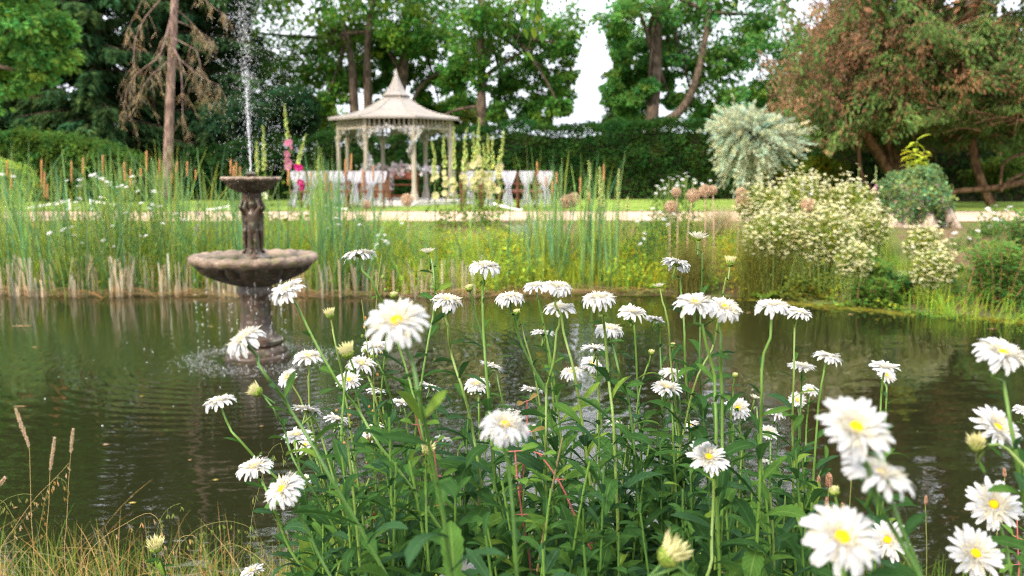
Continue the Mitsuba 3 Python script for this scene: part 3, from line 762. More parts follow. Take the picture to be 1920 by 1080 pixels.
# ---------------------------------------------------------------- the table in the gazebo
def wood(c1, c2, fx=2.0, fz=26.0):
    def fn(p, n, uv):
        a = fbm(p.x * fx, p.y * fz, p.z * fz, 3)
        b = noise(p.x * fx * 4, p.y * 120, p.z * 120)
        return mix(c1, c2, smoothstep(0.25, 0.75, a)) * (0.85 + 0.3 * b)
    return proc(fn)
mat("red_wood", type="principled", base_color=wood((0.13, 0.035, 0.018), (0.25, 0.075, 0.035)), roughness=0.4, specular=0.4)
mat("oak_wood", type="principled", base_color=wood((0.22, 0.10, 0.045), (0.36, 0.18, 0.08)), roughness=0.45, specular=0.4)
mat("chair_wood", type="principled", base_color=wood((0.085, 0.030, 0.020), (0.16, 0.06, 0.035), 20, 20), roughness=0.45, specular=0.4)
def table():
    t = thing("wooden_table", "red brown wooden table with panelled front under the gazebo roof", "table")
    Y = 24.7
    x0, x1 = hx(672, Y), hx(781, Y)
    z = GC[2] + 0.142
    B = lambda *a: cbox(*a, 0.012)
    part(t, "tabletop", B(x0 - .03, x1 + .03, Y - .03, Y + .62, z + .74, z + .79), "red_wood", smooth=30)
    part(t, "apron", B(x0 + .01, x1 - .01, Y + .01, Y + .04, z + .60, z + .737), "red_wood", smooth=30)
    xm = x0 + (x1 - x0) * 0.50
    part(t, "front_panel", B(x0 + .06, xm, Y + .02, Y + .045, z + .06, z + .597), "oak_wood", smooth=30)
    for x in (x0, x1 - .07):
        part(t, "leg", B(x, x + .06, Y + .0, Y + .06, z, z + .737), "red_wood", smooth=30)
        part(t, "leg", B(x, x + .06, Y + .53, Y + .59, z, z + .737), "red_wood", smooth=30)
    part(t, "drawer_support", B(xm + .005, xm + .075, Y + .015, Y + .07, z, z + .597), "oak_wood", smooth=30)
    part(t, "shelf", B(xm + .08, x1 - .075, Y + .03, Y + .5, z + .10, z + .135), "red_wood", smooth=30)
    part(t, "shelf", B(xm + .08, x1 - .075, Y + .03, Y + .5, z + .42, z + .45), "red_wood", smooth=30)
    rng = np.random.default_rng(81)
    n = 190
    xx = rng.uniform(x0 + .12, x1 - .12, n)
    pts = np.stack([xx, Y + .18 + rng.normal(size=n) * 0.13, z + .80 + np.abs(rng.normal(size=n)) * 0.09 + 0.02], 1)
    for cx, dz in ((x0 + .42, .18), (xm + .12, .50), (xm + .38, .14)):
        m = int(60 * dz) + 8
        pts = np.vstack([pts, np.stack([cx + rng.normal(size=m) * 0.03, Y - .05 + rng.normal(size=m) * 0.02, z + .80 - rng.random(m) * dz], 1)])
    flower_thing("flower_arrangement", "pink and white flower spray spilling over the wooden table's front edge", "flowers", pts, 0.06, [(0.82, 0.76, 0.80), (0.80, 0.52, 0.66), (0.84, 0.80, 0.80), (0.78, 0.60, 0.70)], (0.10, 0.16, 0.06), 82)
    for cx, lab in ((hx(690, 24.2), "white flowers on a slim stand left of the gazebo table"), (hx(806, 24.4), "white flowers on a slim stand just right of the right front gazebo column")):
        n = 60
        pts = np.array([cx, 24.3, GC[2] + 1.0]) + rng.normal(size=(n, 3)) * [0.13, 0.1, 0.1]
        f = flower_thing("flower_stand", lab, "flowers", pts, 0.06, [(0.80, 0.77, 0.82), (0.72, 0.62, 0.74)], (0.10, 0.15, 0.07), 83)
        part(f, "stand", moved(lathe([(0.14, 0), (0.14, 0.02), (0.016, 0.05), (0.012, 0.85), (0.09, 0.88), (0.10, 0.95)], 12), (cx, 24.3, LAWN_Z + .02)), "iron", smooth=40)
mat("iron", type="principled", base_color=rgb(0.03, 0.03, 0.032), roughness=0.5, metallic=0.3)
table()

# ---------------------------------------------------------------- chairs
def cloth_fn(p, n, uv):
    return mix((0.38, 0.395, 0.45), (0.44, 0.455, 0.505), noise(p.x * 30, p.y * 30, p.z * 8))
mat("white_cloth", type="principledthin", base_color=proc(cloth_fn), roughness=0.8, diff_trans=0.5)
def sash_mesh(seed):
    rng = np.random.default_rng(seed)
    prof_t = np.array([0, .08, .25, .42, .5, .7, 1.0])
    prof_w = np.array([.36, .35, .27, .12, .11, .17, .24]) * rng.uniform(0.92, 1.08, 7)
    nt, nx = 26, 15
    t = np.linspace(0, 1, nt); s = np.linspace(-1, 1, nx)
    Tt, S = np.meshgrid(t, s, indexing="ij")
    w = np.interp(Tt, prof_t, prof_w) / 2
    drift = rng.normal() * 0.06
    x = S * w + drift * Tt ** 1.5
    ph = rng.uniform(0, 6, 3)
    amp = 0.008 + 0.03 * (1 - w / 0.23)
    y = -0.03 - 0.03 * np.sin(np.pi * Tt) + amp * np.sin(S * 9 + ph[0] + Tt * 1.5) + 0.01 * np.sin(S * 4 + ph[1])
    z = 0.93 - Tt * (0.80 + 0.04 * rng.normal()) - 0.05 * np.abs(S) * Tt * rng.uniform(0, 2)
    V = np.stack([x, y, z], -1).reshape(-1, 3)
    a = (np.arange(nt - 1)[:, None] * nx + np.arange(nx - 1)[None]).ravel()
    F = np.vstack([np.stack([a, a + nx, a + nx + 1], 1), np.stack([a, a + nx + 1, a + 1], 1)])
    return V, F
def chairs():
    B = lambda *a: cbox(*a, 0.008)
    P_ = {"seat": join([B(-.21, .21, -.02, .38, .43, .46)]), "top_rail": B(-.20, .20, -.015, .012, .86, .92), "lower_rail": B(-.18, .18, -.012, .010, .60, .64), "seat_rail": B(-.2, .2, -.012, .012, .40, .43)}
    shp = {k: mikit.ply(v, "chair_wood", smooth=30) for k, v in P_.items()}
    legs = [mikit.ply(tube(np.array(q), 0.016, 6), "chair_wood", smooth=40) for q in
            ([(-.215, .0, .90), (-.215, .0, .45), (-.215, .05, 0)], [(.215, .0, .90), (.215, .0, .45), (.215, .05, 0)], [(-.215, .36, .45), (-.215, .33, 0)], [(.215, .36, .45), (.215, .33, 0)])]
    sash = [mikit.ply(sash_mesh(900 + k), "white_cloth", smooth=True) for k in range(7)]
    rng = np.random.default_rng(90)
    rows = [(20.9, "nearest"), (22.1, "far")]
    spec = [("left", 557, 700, 5), ("right", 880, 1024, 5)]
    for side, p0, p1, n in spec:
        for Y, rn in rows:
            off = {"nearest": 0, "middle": 0.12, "far": 0.0}[rn]
            for k in range(n):
                x = hx(p0 + (p1 - p0) * k / (n - 1), 20.9) + off + rng.normal() * 0.02
                t = thing("wooden_chair", f"white sashed wooden chair, {ordw(k)} from the left in the {side} block's {rn} row", "chair", "sashed chairs facing the gazebo")
                M = T().translate([x, Y + rng.normal() * 0.03, LAWN_Z + 0.02]).rotate([0, 0, 1], rng.normal() * 3)
                for nm, s in shp.items():
                    place(t, nm, s, M)
                for s in legs:
                    place(t, "leg", s, M)
                place(t, "sash", sash[rng.integers(0, 7)], M)
chairs()

# ---------------------------------------------------------------- rope along the lawn, posts
mat("white_rope", type="diffuse", reflectance=rgb(0.75, 0.74, 0.70))
mat("white_post_paint", type="principled", base_color=rgb(0.72, 0.74, 0.80), roughness=0.4)
def rope(label, pts, Y):
    t = thing("rope", label, "rope")
    w = []
    for i, (a, b) in enumerate(pts):
        w.append(P(a, b, Y[i]))
    q = spline(np.array(w), 30)
    th = np.linspace(0, 60, 30)
    part(t, "cord", tube(q, 0.026, 7), "white_rope", smooth=True)
    for e in (w[0], w[-1]):
        part(t, "peg", tube(np.array([[e[0], e[1], LAWN_Z - .05], [e[0], e[1], e[2] + .05]]), 0.02, 7), "white_post_paint", smooth=40)
rope("white rope sagging low across the lawn at far left behind the reeds", [(26, 394), (80, 386), (130, 377)], [20.4, 20.6, 20.9])
rope("white rope low on the lawn left of the fountain's upper basin", [(170, 377), (200, 382), (240, 388)], [20.9, 20.6, 20.4])
rope("white rope low on the lawn just left of the fountain column", [(390, 394), (410, 391), (430, 387)], [20.4, 20.4, 20.5])
rope("white rope on the grass in front of the left chairs", [(596, 383), (625, 389), (650, 393)], [20.6, 20.4, 20.4])
rope("white rope on the grass in front of the right chairs", [(925, 382), (950, 389), (978, 395)], [20.6, 20.4, 20.3])
for px, lab in ((1505, "white painted post with a dark side, left of a matching post behind the feverfew"), (1522, "white painted post with a dark side, right of a matching post behind the feverfew")):
    t = thing("wooden_post", lab, "post")
    Y = 21.0
    x = hx(px, Y)
    part(t, "post", cbox(x - .045, x + .03, Y - .04, Y + .04, LAWN_Z - .05, P(0, 331, Y)[2], .01), "white_post_paint", smooth=30)
    part(t, "dark_board", cbox(x + .033, x + .085, Y - .03, Y + .05, LAWN_Z - .05, P(0, 330, Y)[2], .008), "chair_wood", smooth=30)

# ---------------------------------------------------------------- fountain
def fount_fn(p, n, uv):
    a = fbm(p.x * 7, p.y * 7, p.z * 5, 4)
    b = fbm(p.x * 26, p.y * 26, p.z * 9, 3)
    c = mix((0.019, 0.0115, 0.0065), (0.066, 0.041, 0.024), smoothstep(0.3, 0.7, a * 0.6 + b * 0.4))
    moss = smoothstep(0.54, 0.66, fbm(p.x * 11 + 5, p.y * 11, p.z * 11, 3))
    c = mix(c, mi.Color3f(0.034, 0.038, 0.012), moss * 0.7)
    st = smoothstep(0.56, 0.7, fbm(p.x * 17, p.y * 17, p.z * 1.6, 3))
    c = mix(c, mi.Color3f(0.014, 0.011, 0.008), st * 0.7)
    li = smoothstep(0.68, 0.78, noise(p.x * 33, p.y * 33, p.z * 33))
    return mix(c, mi.Color3f(0.15, 0.125, 0.09), li * 0.6)
def fount_bump(p, n, uv):
    return 0.004 * fbm(p.x * 40, p.y * 40, p.z * 40, 3)
mat("fountain_stone", type="bumpmap", texture=proc(fount_bump, eps=0.002), scale=1.0, bsdf={"type": "principled", "base_color": proc(fount_fn), "roughness": 0.42, "specular": 0.5})
def rim_fn(p, n, uv):
    a = fbm(p.x * 9, p.y * 9, p.z * 9, 4)
    b = noise(p.x * 45, p.y * 45, p.z * 45)
    c = mix((0.088, 0.060, 0.042), (0.215, 0.160, 0.115), smoothstep(0.3, 0.7, a * 0.7 + b * 0.3))
    c = mix(c, mi.Color3f(0.11, 0.105, 0.035), smoothstep(0.58, 0.7, fbm(p.x * 13, p.y * 13 + 7, p.z * 13, 3)) * 0.7)
    return c
mat("fountain_rim", type="bumpmap", texture=proc(fount_bump, eps=0.002), scale=1.0, bsdf={"type": "principled", "base_color": proc(rim_fn), "roughness": 0.55, "specular": 0.4})

def figure_mesh(rot):
    """one of the small figures round the column: head, trunk, raised arms, standing legs, one surface"""
    J = {"head": (0, .075, .435, .030), "neck": (0, .07, .395, .016), "chest": (0, .068, .335, .040), "belly": (0, .070, .265, .036), "hip": (0, .066, .215, .041),
         "shl": (-.036, .07, .362, .018), "shr": (.036, .07, .362, .018), "ell": (-.066, .085, .40, .014), "elr": (.066, .085, .40, .014), "hal": (-.05, .07, .455, .013), "har": (.05, .07, .455, .013),
         "hl": (-.020, .068, .20, .027), "hr": (.020, .066, .20, .027), "kl": (-.022, .082, .115, .019), "kr": (.020, .07, .115, .019), "al": (-.022, .068, .035, .012), "ar": (.022, .066, .035, .012), "fl": (-.024, .095, .022, .011), "fr": (.026, .092, .022, .011)}
    B = ["head neck", "neck chest", "chest belly", "belly hip", "chest shl", "chest shr", "shl ell", "shr elr", "ell hal", "elr har", "hip hl", "hip hr", "hl kl", "hr kr", "kl al", "kr ar", "al fl", "ar fr"]
    man = None
    for b in B:
        p, q = (J[k] for k in b.split())
        hull = m3.Manifold.batch_hull([m3.Manifold.sphere(r, 14).translate((x, y, z)) for x, y, z, r in (p, q)])
        man = hull if man is None else man + hull
    man = man.refine_to_length(0.012)
    mm = man.to_mesh()
    tm = trimesh.Trimesh(mm.vert_properties[:, :3], mm.tri_verts, process=True)
    trimesh.smoothing.filter_taubin(tm, iterations=8)
    return moved(vf(tm), (0, 0, 0), rot)

def scallop(n_lobe, depth, kfun):
    def f(th, k, r, z):
        return r * (1 + depth * kfun(k) * (np.abs(np.cos(th * n_lobe / 2)) - 0.6))
    return f

def fountain():
    f = thing("fountain", "weathered two bowl stone fountain standing in the pond", "fountain")
    o = np.array([FOUNT[0], FOUNT[1], 0.0])
    Y = o[1]
    s = Y / FPX
    H = lambda py: float(P(478, py, Y)[2])
    A = lambda m: moved(m, o)
    part(f, "plinth", A(lathe([(0.0, 0.0), (0.30, -.3), (0.30, .03), (0.285, .05), (.27, .055)], 48)), "fountain_stone", smooth=40)
    part(f, "foot", A(lathe([(.268, .05), (.272, .085), (.25, .12), (.215, .13), (.235, .15), (.235, .18), (.20, .205)], 48, lambda th, k, r, z: r * (1 + .02 * np.cos(8 * th)))), "fountain_stone", smooth=40)
    zb = H(533)
    part(f, "pedestal", A(lathe([(.205, .20), (.165, .26), (.145, .34), (.136, .45), (.138, zb - .16), (.150, zb - .10), (.165, zb - .085), (.168, zb - .05), (.155, zb - .03), (.158, zb)], 64, lambda th, k, r, z: r * (1 + (.012 if 1 <= k <= 4 else 0) * np.cos(16 * th)))), "fountain_stone", smooth=40)
    zr = H(486)
    R = 117 * s
    nl = 22
    # lower bowl: gadrooned underside, a thick lobed rim, the hollow inside
    bowl = [(.15, zb - .01), (.20, zb + .005), (.30, zb + .04), (.40, zb + .085), (.47, zb + .13), (R - .06, zr - .045)]
    part(f, "lower_bowl", A(lathe(bowl, 220, lambda th, k, r, z: r * (1 + (.10 if 1 <= k else 0) * (np.abs(np.cos(th * nl / 2)) - .6)))), "fountain_stone", smooth=35)
    rim = [(R - .07, zr - .05), (R - .03, zr - .045), (R - .004, zr - .02), (R, zr + .01), (R - .02, zr + .035), (R - .06, zr + .04), (R - .10, zr + .03), (R - .13, zr - .0), (R - .20, zr - .04), (.1, zr - .07)]
    part(f, "lower_rim", A(lathe(rim, 264, lambda th, k, r, z: (r * (1 + (.028 if k < 7 else .01) * (np.abs(np.cos(th * nl / 2)) - .6)), z + (.014 if 1 <= k < 7 else 0) * np.abs(np.cos(th * nl / 2))))), "fountain_rim", smooth=45)
    part(f, "bowl_water", A(lathe([(R - .125, zr + .012), (0.05, zr + .0125)], 64)), "bowl_water_mat")
    # upper column with three figures
    z1, z2 = zr + .0, H(360)
    part(f, "column_foot", A(lathe([(.0, z1 - .02), (.15, z1 - .02), (.15, z1 + .02), (.12, z1 + .04), (.10, z1 + .06)], 32, lambda th, k, r, z: r * (1 + .06 * np.cos(6 * th)))), "fountain_stone", smooth=40)
    hcol = z2 - z1 - .06
    part(f, "column", A(lathe([(.075, z1 + .05), (.055, z1 + .12), (.05, z1 + .3), (.06, z1 + .42), (.085, z2 - .12), (.078, z2 - .09), (.095, z2 - .05), (.088, z2 - .02), (.10, z2 + .01)], 32)), "fountain_stone", smooth=40)
    k = (hcol - .02) / .50
    for i, a in enumerate((math.pi + .25, math.pi + .25 + 2.094, math.pi + .25 - 2.094)):
        v, ff = figure_mesh(a)
        part(f, "figure", (v * [1, 1, k] * 1.0 + [o[0], o[1], z1 + .045], ff), "fountain_stone", smooth=True)
    zu = H(338)
    Ru = 55 * s
    ub = [(.085, z2 - .01), (.12, z2 + .0), (.18, z2 + .03), (.235, zu - .02), (Ru - .02, zu - .005)]
    part(f, "upper_bowl", A(lathe(ub, 160, lambda th, k, r, z: r * (1 + (.05 if k >= 1 else 0) * (np.abs(np.cos(th * 8)) - .6)))), "fountain_stone", smooth=35)
    ur = [(Ru - .03, zu - .01), (Ru - .005, zu - .004), (Ru, zu + .012), (Ru - .015, zu + .026), (Ru - .05, zu + .02), (Ru - .09, zu - .005), (.04, zu - .03)]
    part(f, "upper_rim", A(lathe(ur, 160, lambda th, k, r, z: (r * (1 + .02 * (np.abs(np.cos(th * 8)) - .6)), z + (.008 if 0 < k < 5 else 0) * np.abs(np.cos(th * 8))))), "fountain_rim", smooth=45)
    part(f, "nozzle", A(lathe([(.05, zu - .03), (.05, zu + .0), (.025, zu + .02), (.045, zu + .045), (.05, zu + .06), (.035, zu + .075), (.015, zu + .08), (.0, zu + .08)], 20)), "fountain_stone", smooth=40)
    return o, zu + .08, zr, R
mat("bowl_water_mat", type="bumpmap", texture=proc(lambda p, n, uv: 0.002 * noise(p.x * 40, p.y * 40, 0.0), eps=0.003), scale=1.0,
    bsdf={"type": "plastic", "int_ior": 1.333, "diffuse_reflectance": {"type": "rgb", "value": [0.05, 0.06, 0.03]}})
FO, FZ, FZR, FR = fountain()

# ---- the water in the air and where it falls
mat("white_water", type="principled", base_color=rgb(0.58, 0.60, 0.64), roughness=0.2, specular=0.5)
def drops(rng, pos, r, stretch):
    base = trimesh.creation.icosphere(subdivisions=0)
    bv, bf = vf(base)
    n = len(pos)
    V = bv[None] * np.stack([r, r, r * stretch], 1)[:, None] + pos[:, None]
    F = bf[None] + (np.arange(n) * len(bv))[:, None, None]
    return V.reshape(-1, 3), F.reshape(-1, 3)
def spray():
    rng = np.random.default_rng(101)
    t = thing("water_jet", "white jet of water and droplets shooting up from the fountain nozzle", "water jet")
    top = 3.9 + FZ
    # rising core: a rope of water that breaks up
    n = 26
    z = np.linspace(FZ - .01, FZ + .75, n)
    q = np.stack([FO[0] - 0.012 * np.clip((z - FZ) / .8, 0, 1) ** 1.2 + rng.normal(size=n) * .003, FO[1] + rng.normal(size=n) * .003, z], 1)
    part(t, "core", tube(q, np.interp(z, [FZ, FZ + .75], [.0055, .0022]) * rng.uniform(.6, 1.4, n), 7), "white_water", smooth=True)
    n = 3300
    u = rng.random(n) ** 0.85
    z = FZ + .05 + u * 3.2
    w = 0.006 + 0.075 * u ** 1.1
    x = FO[0] - 0.012 * (u * 3.2 / 1.3) ** 0.9 + rng.normal(size=n) * w * np.where(rng.random(n) < .2, 2.3, 1)
    y = FO[1] + rng.normal(size=n) * w
    keep = rng.random(n) < np.interp(u, [0, .25, .5, 1], [1, .95, .7, .5])
    pos = np.stack([x, y, z], 1)[keep]
    r = rng.uniform(.0009, .0021, len(pos))
    # falling spray, carried a little to the right
    m = 2600
    v = rng.random(m)
    zf = FZ + .0 + v * 2.6
    xf = FO[0] + rng.normal(size=m) * .22 + .10 * (1 - v) + .05
    yf = FO[1] + rng.normal(size=m) * .25
    r2 = rng.uniform(.0009, .0019, m)
    part(t, "droplet", drops(rng, np.vstack([pos, np.stack([xf, yf, zf], 1)]), np.r_[r, r2], np.r_[rng.uniform(1.5, 6, len(pos)), rng.uniform(1.5, 4, m)]), "white_water", kind="stuff", smooth=True)
    # overflow from the lower bowl
    t2 = thing("overflow_drip", "thin threads of water dripping from the lower fountain bowl", "dripping water")
    ps = []
    for a in np.r_[rng.uniform(-2.6, -0.5, 9), rng.uniform(0, 6.28, 6)]:
        k = rng.integers(10, 26)
        rr = FR * .45 if rng.random() < .5 else FR - .04
        zz = rng.uniform(0.02, FZR - .15, k)
        ps.append(np.stack([FO[0] + rr * math.cos(a) + rng.normal(size=k) * .004, FO[1] + rr * math.sin(a) + rng.normal(size=k) * .004, zz], 1))
    ps = np.vstack(ps)
    part(t2, "droplet", drops(rng, ps, rng.uniform(.0018, .004, len(ps)), rng.uniform(1.5, 3.5, len(ps))), "white_water", kind="stuff", smooth=True)
    # foam and bubbles where the drops hit the pond
    n = 1250
    a = rng.uniform(0, 2 * np.pi, n)
    rr = FR * rng.normal(1.0, .19, n)
    x = FO[0] + rr * np.cos(a); y = FO[1] + rr * np.sin(a)
    far_ = 40
    x = np.r_[x, FO[0] + rng.normal(size=far_) * 1.7 - .6]; y = np.r_[y, FO[1] + rng.normal(size=far_) * 1.1]
    pos = np.stack([x, y, np.abs(rng.normal(size=len(x))) * .004], 1)
    r = rng.uniform(.0015, .0045, len(pos)) * np.r_[np.ones(n), np.full(far_, 1.5)]
    V, F = drops(rng, pos, r, np.full(len(pos), .7))
    struct("splash_foam", (V, F), "white_water", smooth=True, label="white splashes and bubbles in a ring on the pond round the fountain foot", kind="stuff")
spray()
# ---------------------------------------------------------------- the planted far bank
def on_bank(px, t):
    """a point of the bank at photo column px, t metres behind the waterline"""
    x = G(px, 560)[0]
    for _ in range(3):
        y = float(shore(x)) + t
        x = (px - 960) / FPX * y
    return np.array([x, y, float(gz(x, y))])

def bank_points(rng, n, p0, p1, t0, t1, tp=1.0):
    px = rng.uniform(p0, p1, n)
    t = t0 + (t1 - t0) * rng.random(n) ** tp
    y = 12 + t
    x = (px - 960) / FPX * y
    y = shore(x) + t
    x = (px - 960) / FPX * y
    return np.stack([x, y, gz(x, y)], 1)

def blades(rng, root, h, w, lean, col, k=5, droop=0.5, taper=0.85, amt=0.15, hue=0.1):
    n = len(root)
    a = rng.uniform(0, 2 * np.pi, n)
    d = np.stack([np.cos(a), np.sin(a), 0 * a], 1) * (lean * np.abs(rng.normal(size=n)))[:, None]
    h = np.asarray(h)[:, None]
    up = np.array([0, 0, 1.0])
    p1 = root + up * h * 0.6 + d * h * 0.25
    p2 = root + up * h * (1 - 0.25 * np.minimum(1, (lean * 0 + np.linalg.norm(d, axis=1) * droop))[:, None]) + d * h
    m = ribbons(root, p1, p2, w, rnd(rng, n) * [1, 1, 0.1], k, taper)
    return m[:2], np.repeat(vary(rng, n, col, amt, hue), m[2], 0)

def stuff(name, label, meshes, bsdf="grass_vc", cat=None):
    m = join([a for a, _ in meshes])
    return struct(name, m, bsdf, label=label, kind="stuff", color=np.vstack([c for _, c in meshes]))

def bank_plants():
    rng = np.random.default_rng(201)
    REED, YEL, LIME = (0.155, 0.280, 0.120), (0.310, 0.395, 0.042), (0.260, 0.400, 0.050)
    # -- tall reeds: left bed, then thinner clumps to the middle
    ms = []
    spec = [(-60, 420, 330, 1.0, 1.95, .28), (420, 560, 110, .9, 1.6, .26), (585, 640, 150, 1.2, 1.9, .14), (640, 720, 150, .8, 1.35, .36), (0, 60, 70, 1.5, 2.0, .2), (190, 240, 60, 1.5, 2.0, .2), (290, 350, 80, 1.5, 2.05, .2), (440, 500, 60, 1.2, 1.9, .22),
            (985, 1060, 105, 1.0, 1.85, .18), (1085, 1160, 90, .9, 1.85, .14), (720, 985, 110, .6, 1.1, .3)]
    for p0, p1, n, h0, h1, ln in spec:
        r = bank_points(rng, n, p0, p1, .12, 1.7)
        for half, c in ((r[::2], REED), (r[1::2], (0.230, 0.345, 0.080))):
            k = len(half)
            ms.append(blades(rng, half - [0, 0, .05], rng.uniform(h0, h1, k), rng.uniform(.014, .026, k), ln, c, 6, hue=.14, amt=.25))
    # bent and fallen ones
    for p0, p1, n in ((0, 700, 160), (700, 1180, 60)):
        r = bank_points(rng, n, p0, p1, -.1, .8)
        ms.append(blades(rng, r, rng.uniform(.8, 1.5, n), rng.uniform(.014, .022, n), .75, (0.075, 0.15, 0.055), 7, droop=1.6))
    stuff("reeds", "grey green reed blades standing along the far waterline", ms)
    # -- fresh yellow green grass between
    ms = []
    for p0, p1, t0, t1, n, h0, h1, ln, c in ((-80, 760, .2, 1.9, 5200, .3, .75, .28, YEL), (-80, 760, 1.4, 3.3, 3600, .06, .2, .4, LIME), (720, 1250, .1, 1.9, 3600, .25, .55, .32, YEL), (720, 1300, 1.6, 3.3, 2200, .06, .18, .4, LIME), (1230, 2000, 0.6, 3.4, 2600, .15, .4, .4, LIME)):
        r = bank_points(rng, n, p0, p1, t0, t1)
        ms.append(blades(rng, r - [0, 0, .03], rng.uniform(h0, h1, n), rng.uniform(.007, .015, n), ln, c, 4, amt=.2, hue=.15))
    stuff("bank_grass", "yellow green grass and sedge growing on the far bank", ms)
    # -- dry stalks and fallen straw at the waterline
    ms = []
    n = 430
    r = bank_points(rng, n, -60, 470, -.14, .35)
    r = r[meshkit.noise(np.stack([r[:, 0] * 3.1, r[:, 1] * 2, r[:, 2] * 0], -1), 8) > .36]; n = len(r)      # they stand in tufts
    ms.append(blades(rng, r - [0, 0, .05], rng.uniform(.12, .66, n), rng.uniform(.012, .032, n), .09, (0.47, 0.40, 0.28), 3, taper=.3, amt=.25, hue=.06))
    n = 200
    r = bank_points(rng, n, 470, 900, -.12, .35)
    ms.append(blades(rng, r - [0, 0, .05], rng.uniform(.2, .6, n), rng.uniform(.012, .026, n), .07, (0.44, 0.37, 0.26), 3, taper=.3, amt=.25, hue=.06))
    n = 420
    r = bank_points(rng, n, -60, 1200, -.16, .18)
    a = rng.normal(size=n) * .35 + np.where(rng.random(n) < .5, 0, np.pi)
    d = np.stack([np.cos(a), np.sin(a) * .6, 0 * a], 1) * rng.uniform(.3, .9, (n, 1))
    z = rng.uniform(.0, .06, (n, 1)) * [0, 0, 1]
    m = ribbons(r + z, r + d * .5 + z + np.array([0, 0, 1]) * rng.uniform(0, .2, (n, 1)), r + d + z * .3, rng.uniform(.008, .02, n), np.tile([0, 0, 1.0], (n, 1)) + rnd(rng, n) * .3, 5, .6)
    ms.append((m[:2], np.repeat(vary(rng, n, (0.38, 0.26, 0.13), .25, .08), m[2], 0)))
    stuff("dry_stalks", "pale dead reed stubs and straw at the far waterline", ms)
    # -- low leafy herbs
    ms = []
    for p0, p1, t0, t1, n, h, L, c in ((640, 1250, 0.0, 1.6, 8000, .42, .05, (0.27, 0.37, 0.045)), (700, 1300, 1.2, 2.2, 6000, .26, .05, (0.24, 0.35, 0.055)), (1180, 1420, .05, 2.4, 6000, .42, .05, (0.26, 0.34, 0.045)), (-80, 700, .2, 2.0, 7000, .36, .06, (0.24, 0.36, 0.045)),
                                       (1400, 1560, .1, 1.0, 3500, .28, .05, (0.17, 0.22, 0.04)), (1540, 1960, .25, 1.3, 4200, .12, .05, (0.19, 0.30, 0.045)), (1540, 1800, 1.0, 2.2, 4500, .32, .06, (0.10, 0.19, 0.04)), (1780, 2000, 1.0, 3.3, 4000, .3, .06, (0.095, 0.19, 0.04))):
        r = bank_points(rng, n, p0, p1, t0, t1)
        lump = meshkit.fbm(np.stack([r[:, 0] * 2.2, r[:, 1] * 2.2, r[:, 2] * 0], -1), 3, 9)
        k = lump > .42
        r, lump = r[k], lump[k]
        m = len(r)
        hh = h * np.clip((lump - .38) * 4, .15, 1.2) * rng.random(m) ** .6
        pos = r + np.stack([rng.normal(size=m) * .03, rng.normal(size=m) * .03, hh], 1)
        s = rng.uniform(.6, 1.4, m)
        g = (np.floor(pos[:, 0] * 3) * 31 + np.floor(pos[:, 1] * 3)).astype(int) % 300
        ms.append((leaf_cloud(pos, rnd(rng, m) * [1, 1, .4], rnd(rng, m) * .5 + [0, -.2, .9], L * s, L * .6 * s), np.repeat(vary(rng, m, c, .22, .15, g, .2), 4, 0)))
    stuff("bank_herbs", "low leafy herbs covering the soil of the far bank", ms)
    # -- algae at the right hand waterline
    ms = []
    n = 5200
    px = rng.uniform(1190, 2000, n)
    x = (px - 960) / FPX * 11.6
    tt = -np.abs(rng.normal(size=n)) * .16 - .02
    y = shore(x) + tt
    lump = meshkit.fbm(np.stack([x * 1.3, y * 3, x * 0], -1), 3, 4)
    k = rng.random(n) < np.clip((lump - .36) * 6, 0, 1)
    pos = np.stack([x, y, 0.004 + 0 * x], 1)[k]
    m = len(pos)
    pos[:, 2] += rng.uniform(0, .006, m)
    ms.append((leaf_cloud(pos, rnd(rng, m) * [1, 1, .03], np.tile([0, 0, 1.0], (m, 1)), rng.uniform(.03, .1, m), rng.uniform(.03, .07, m), .02), np.repeat(vary(rng, m, (0.22, 0.22, 0.035), .2, .1), 4, 0)))
    stuff("pond_algae", "yellowish algae and duckweed lying along the right waterline", ms)
bank_plants()

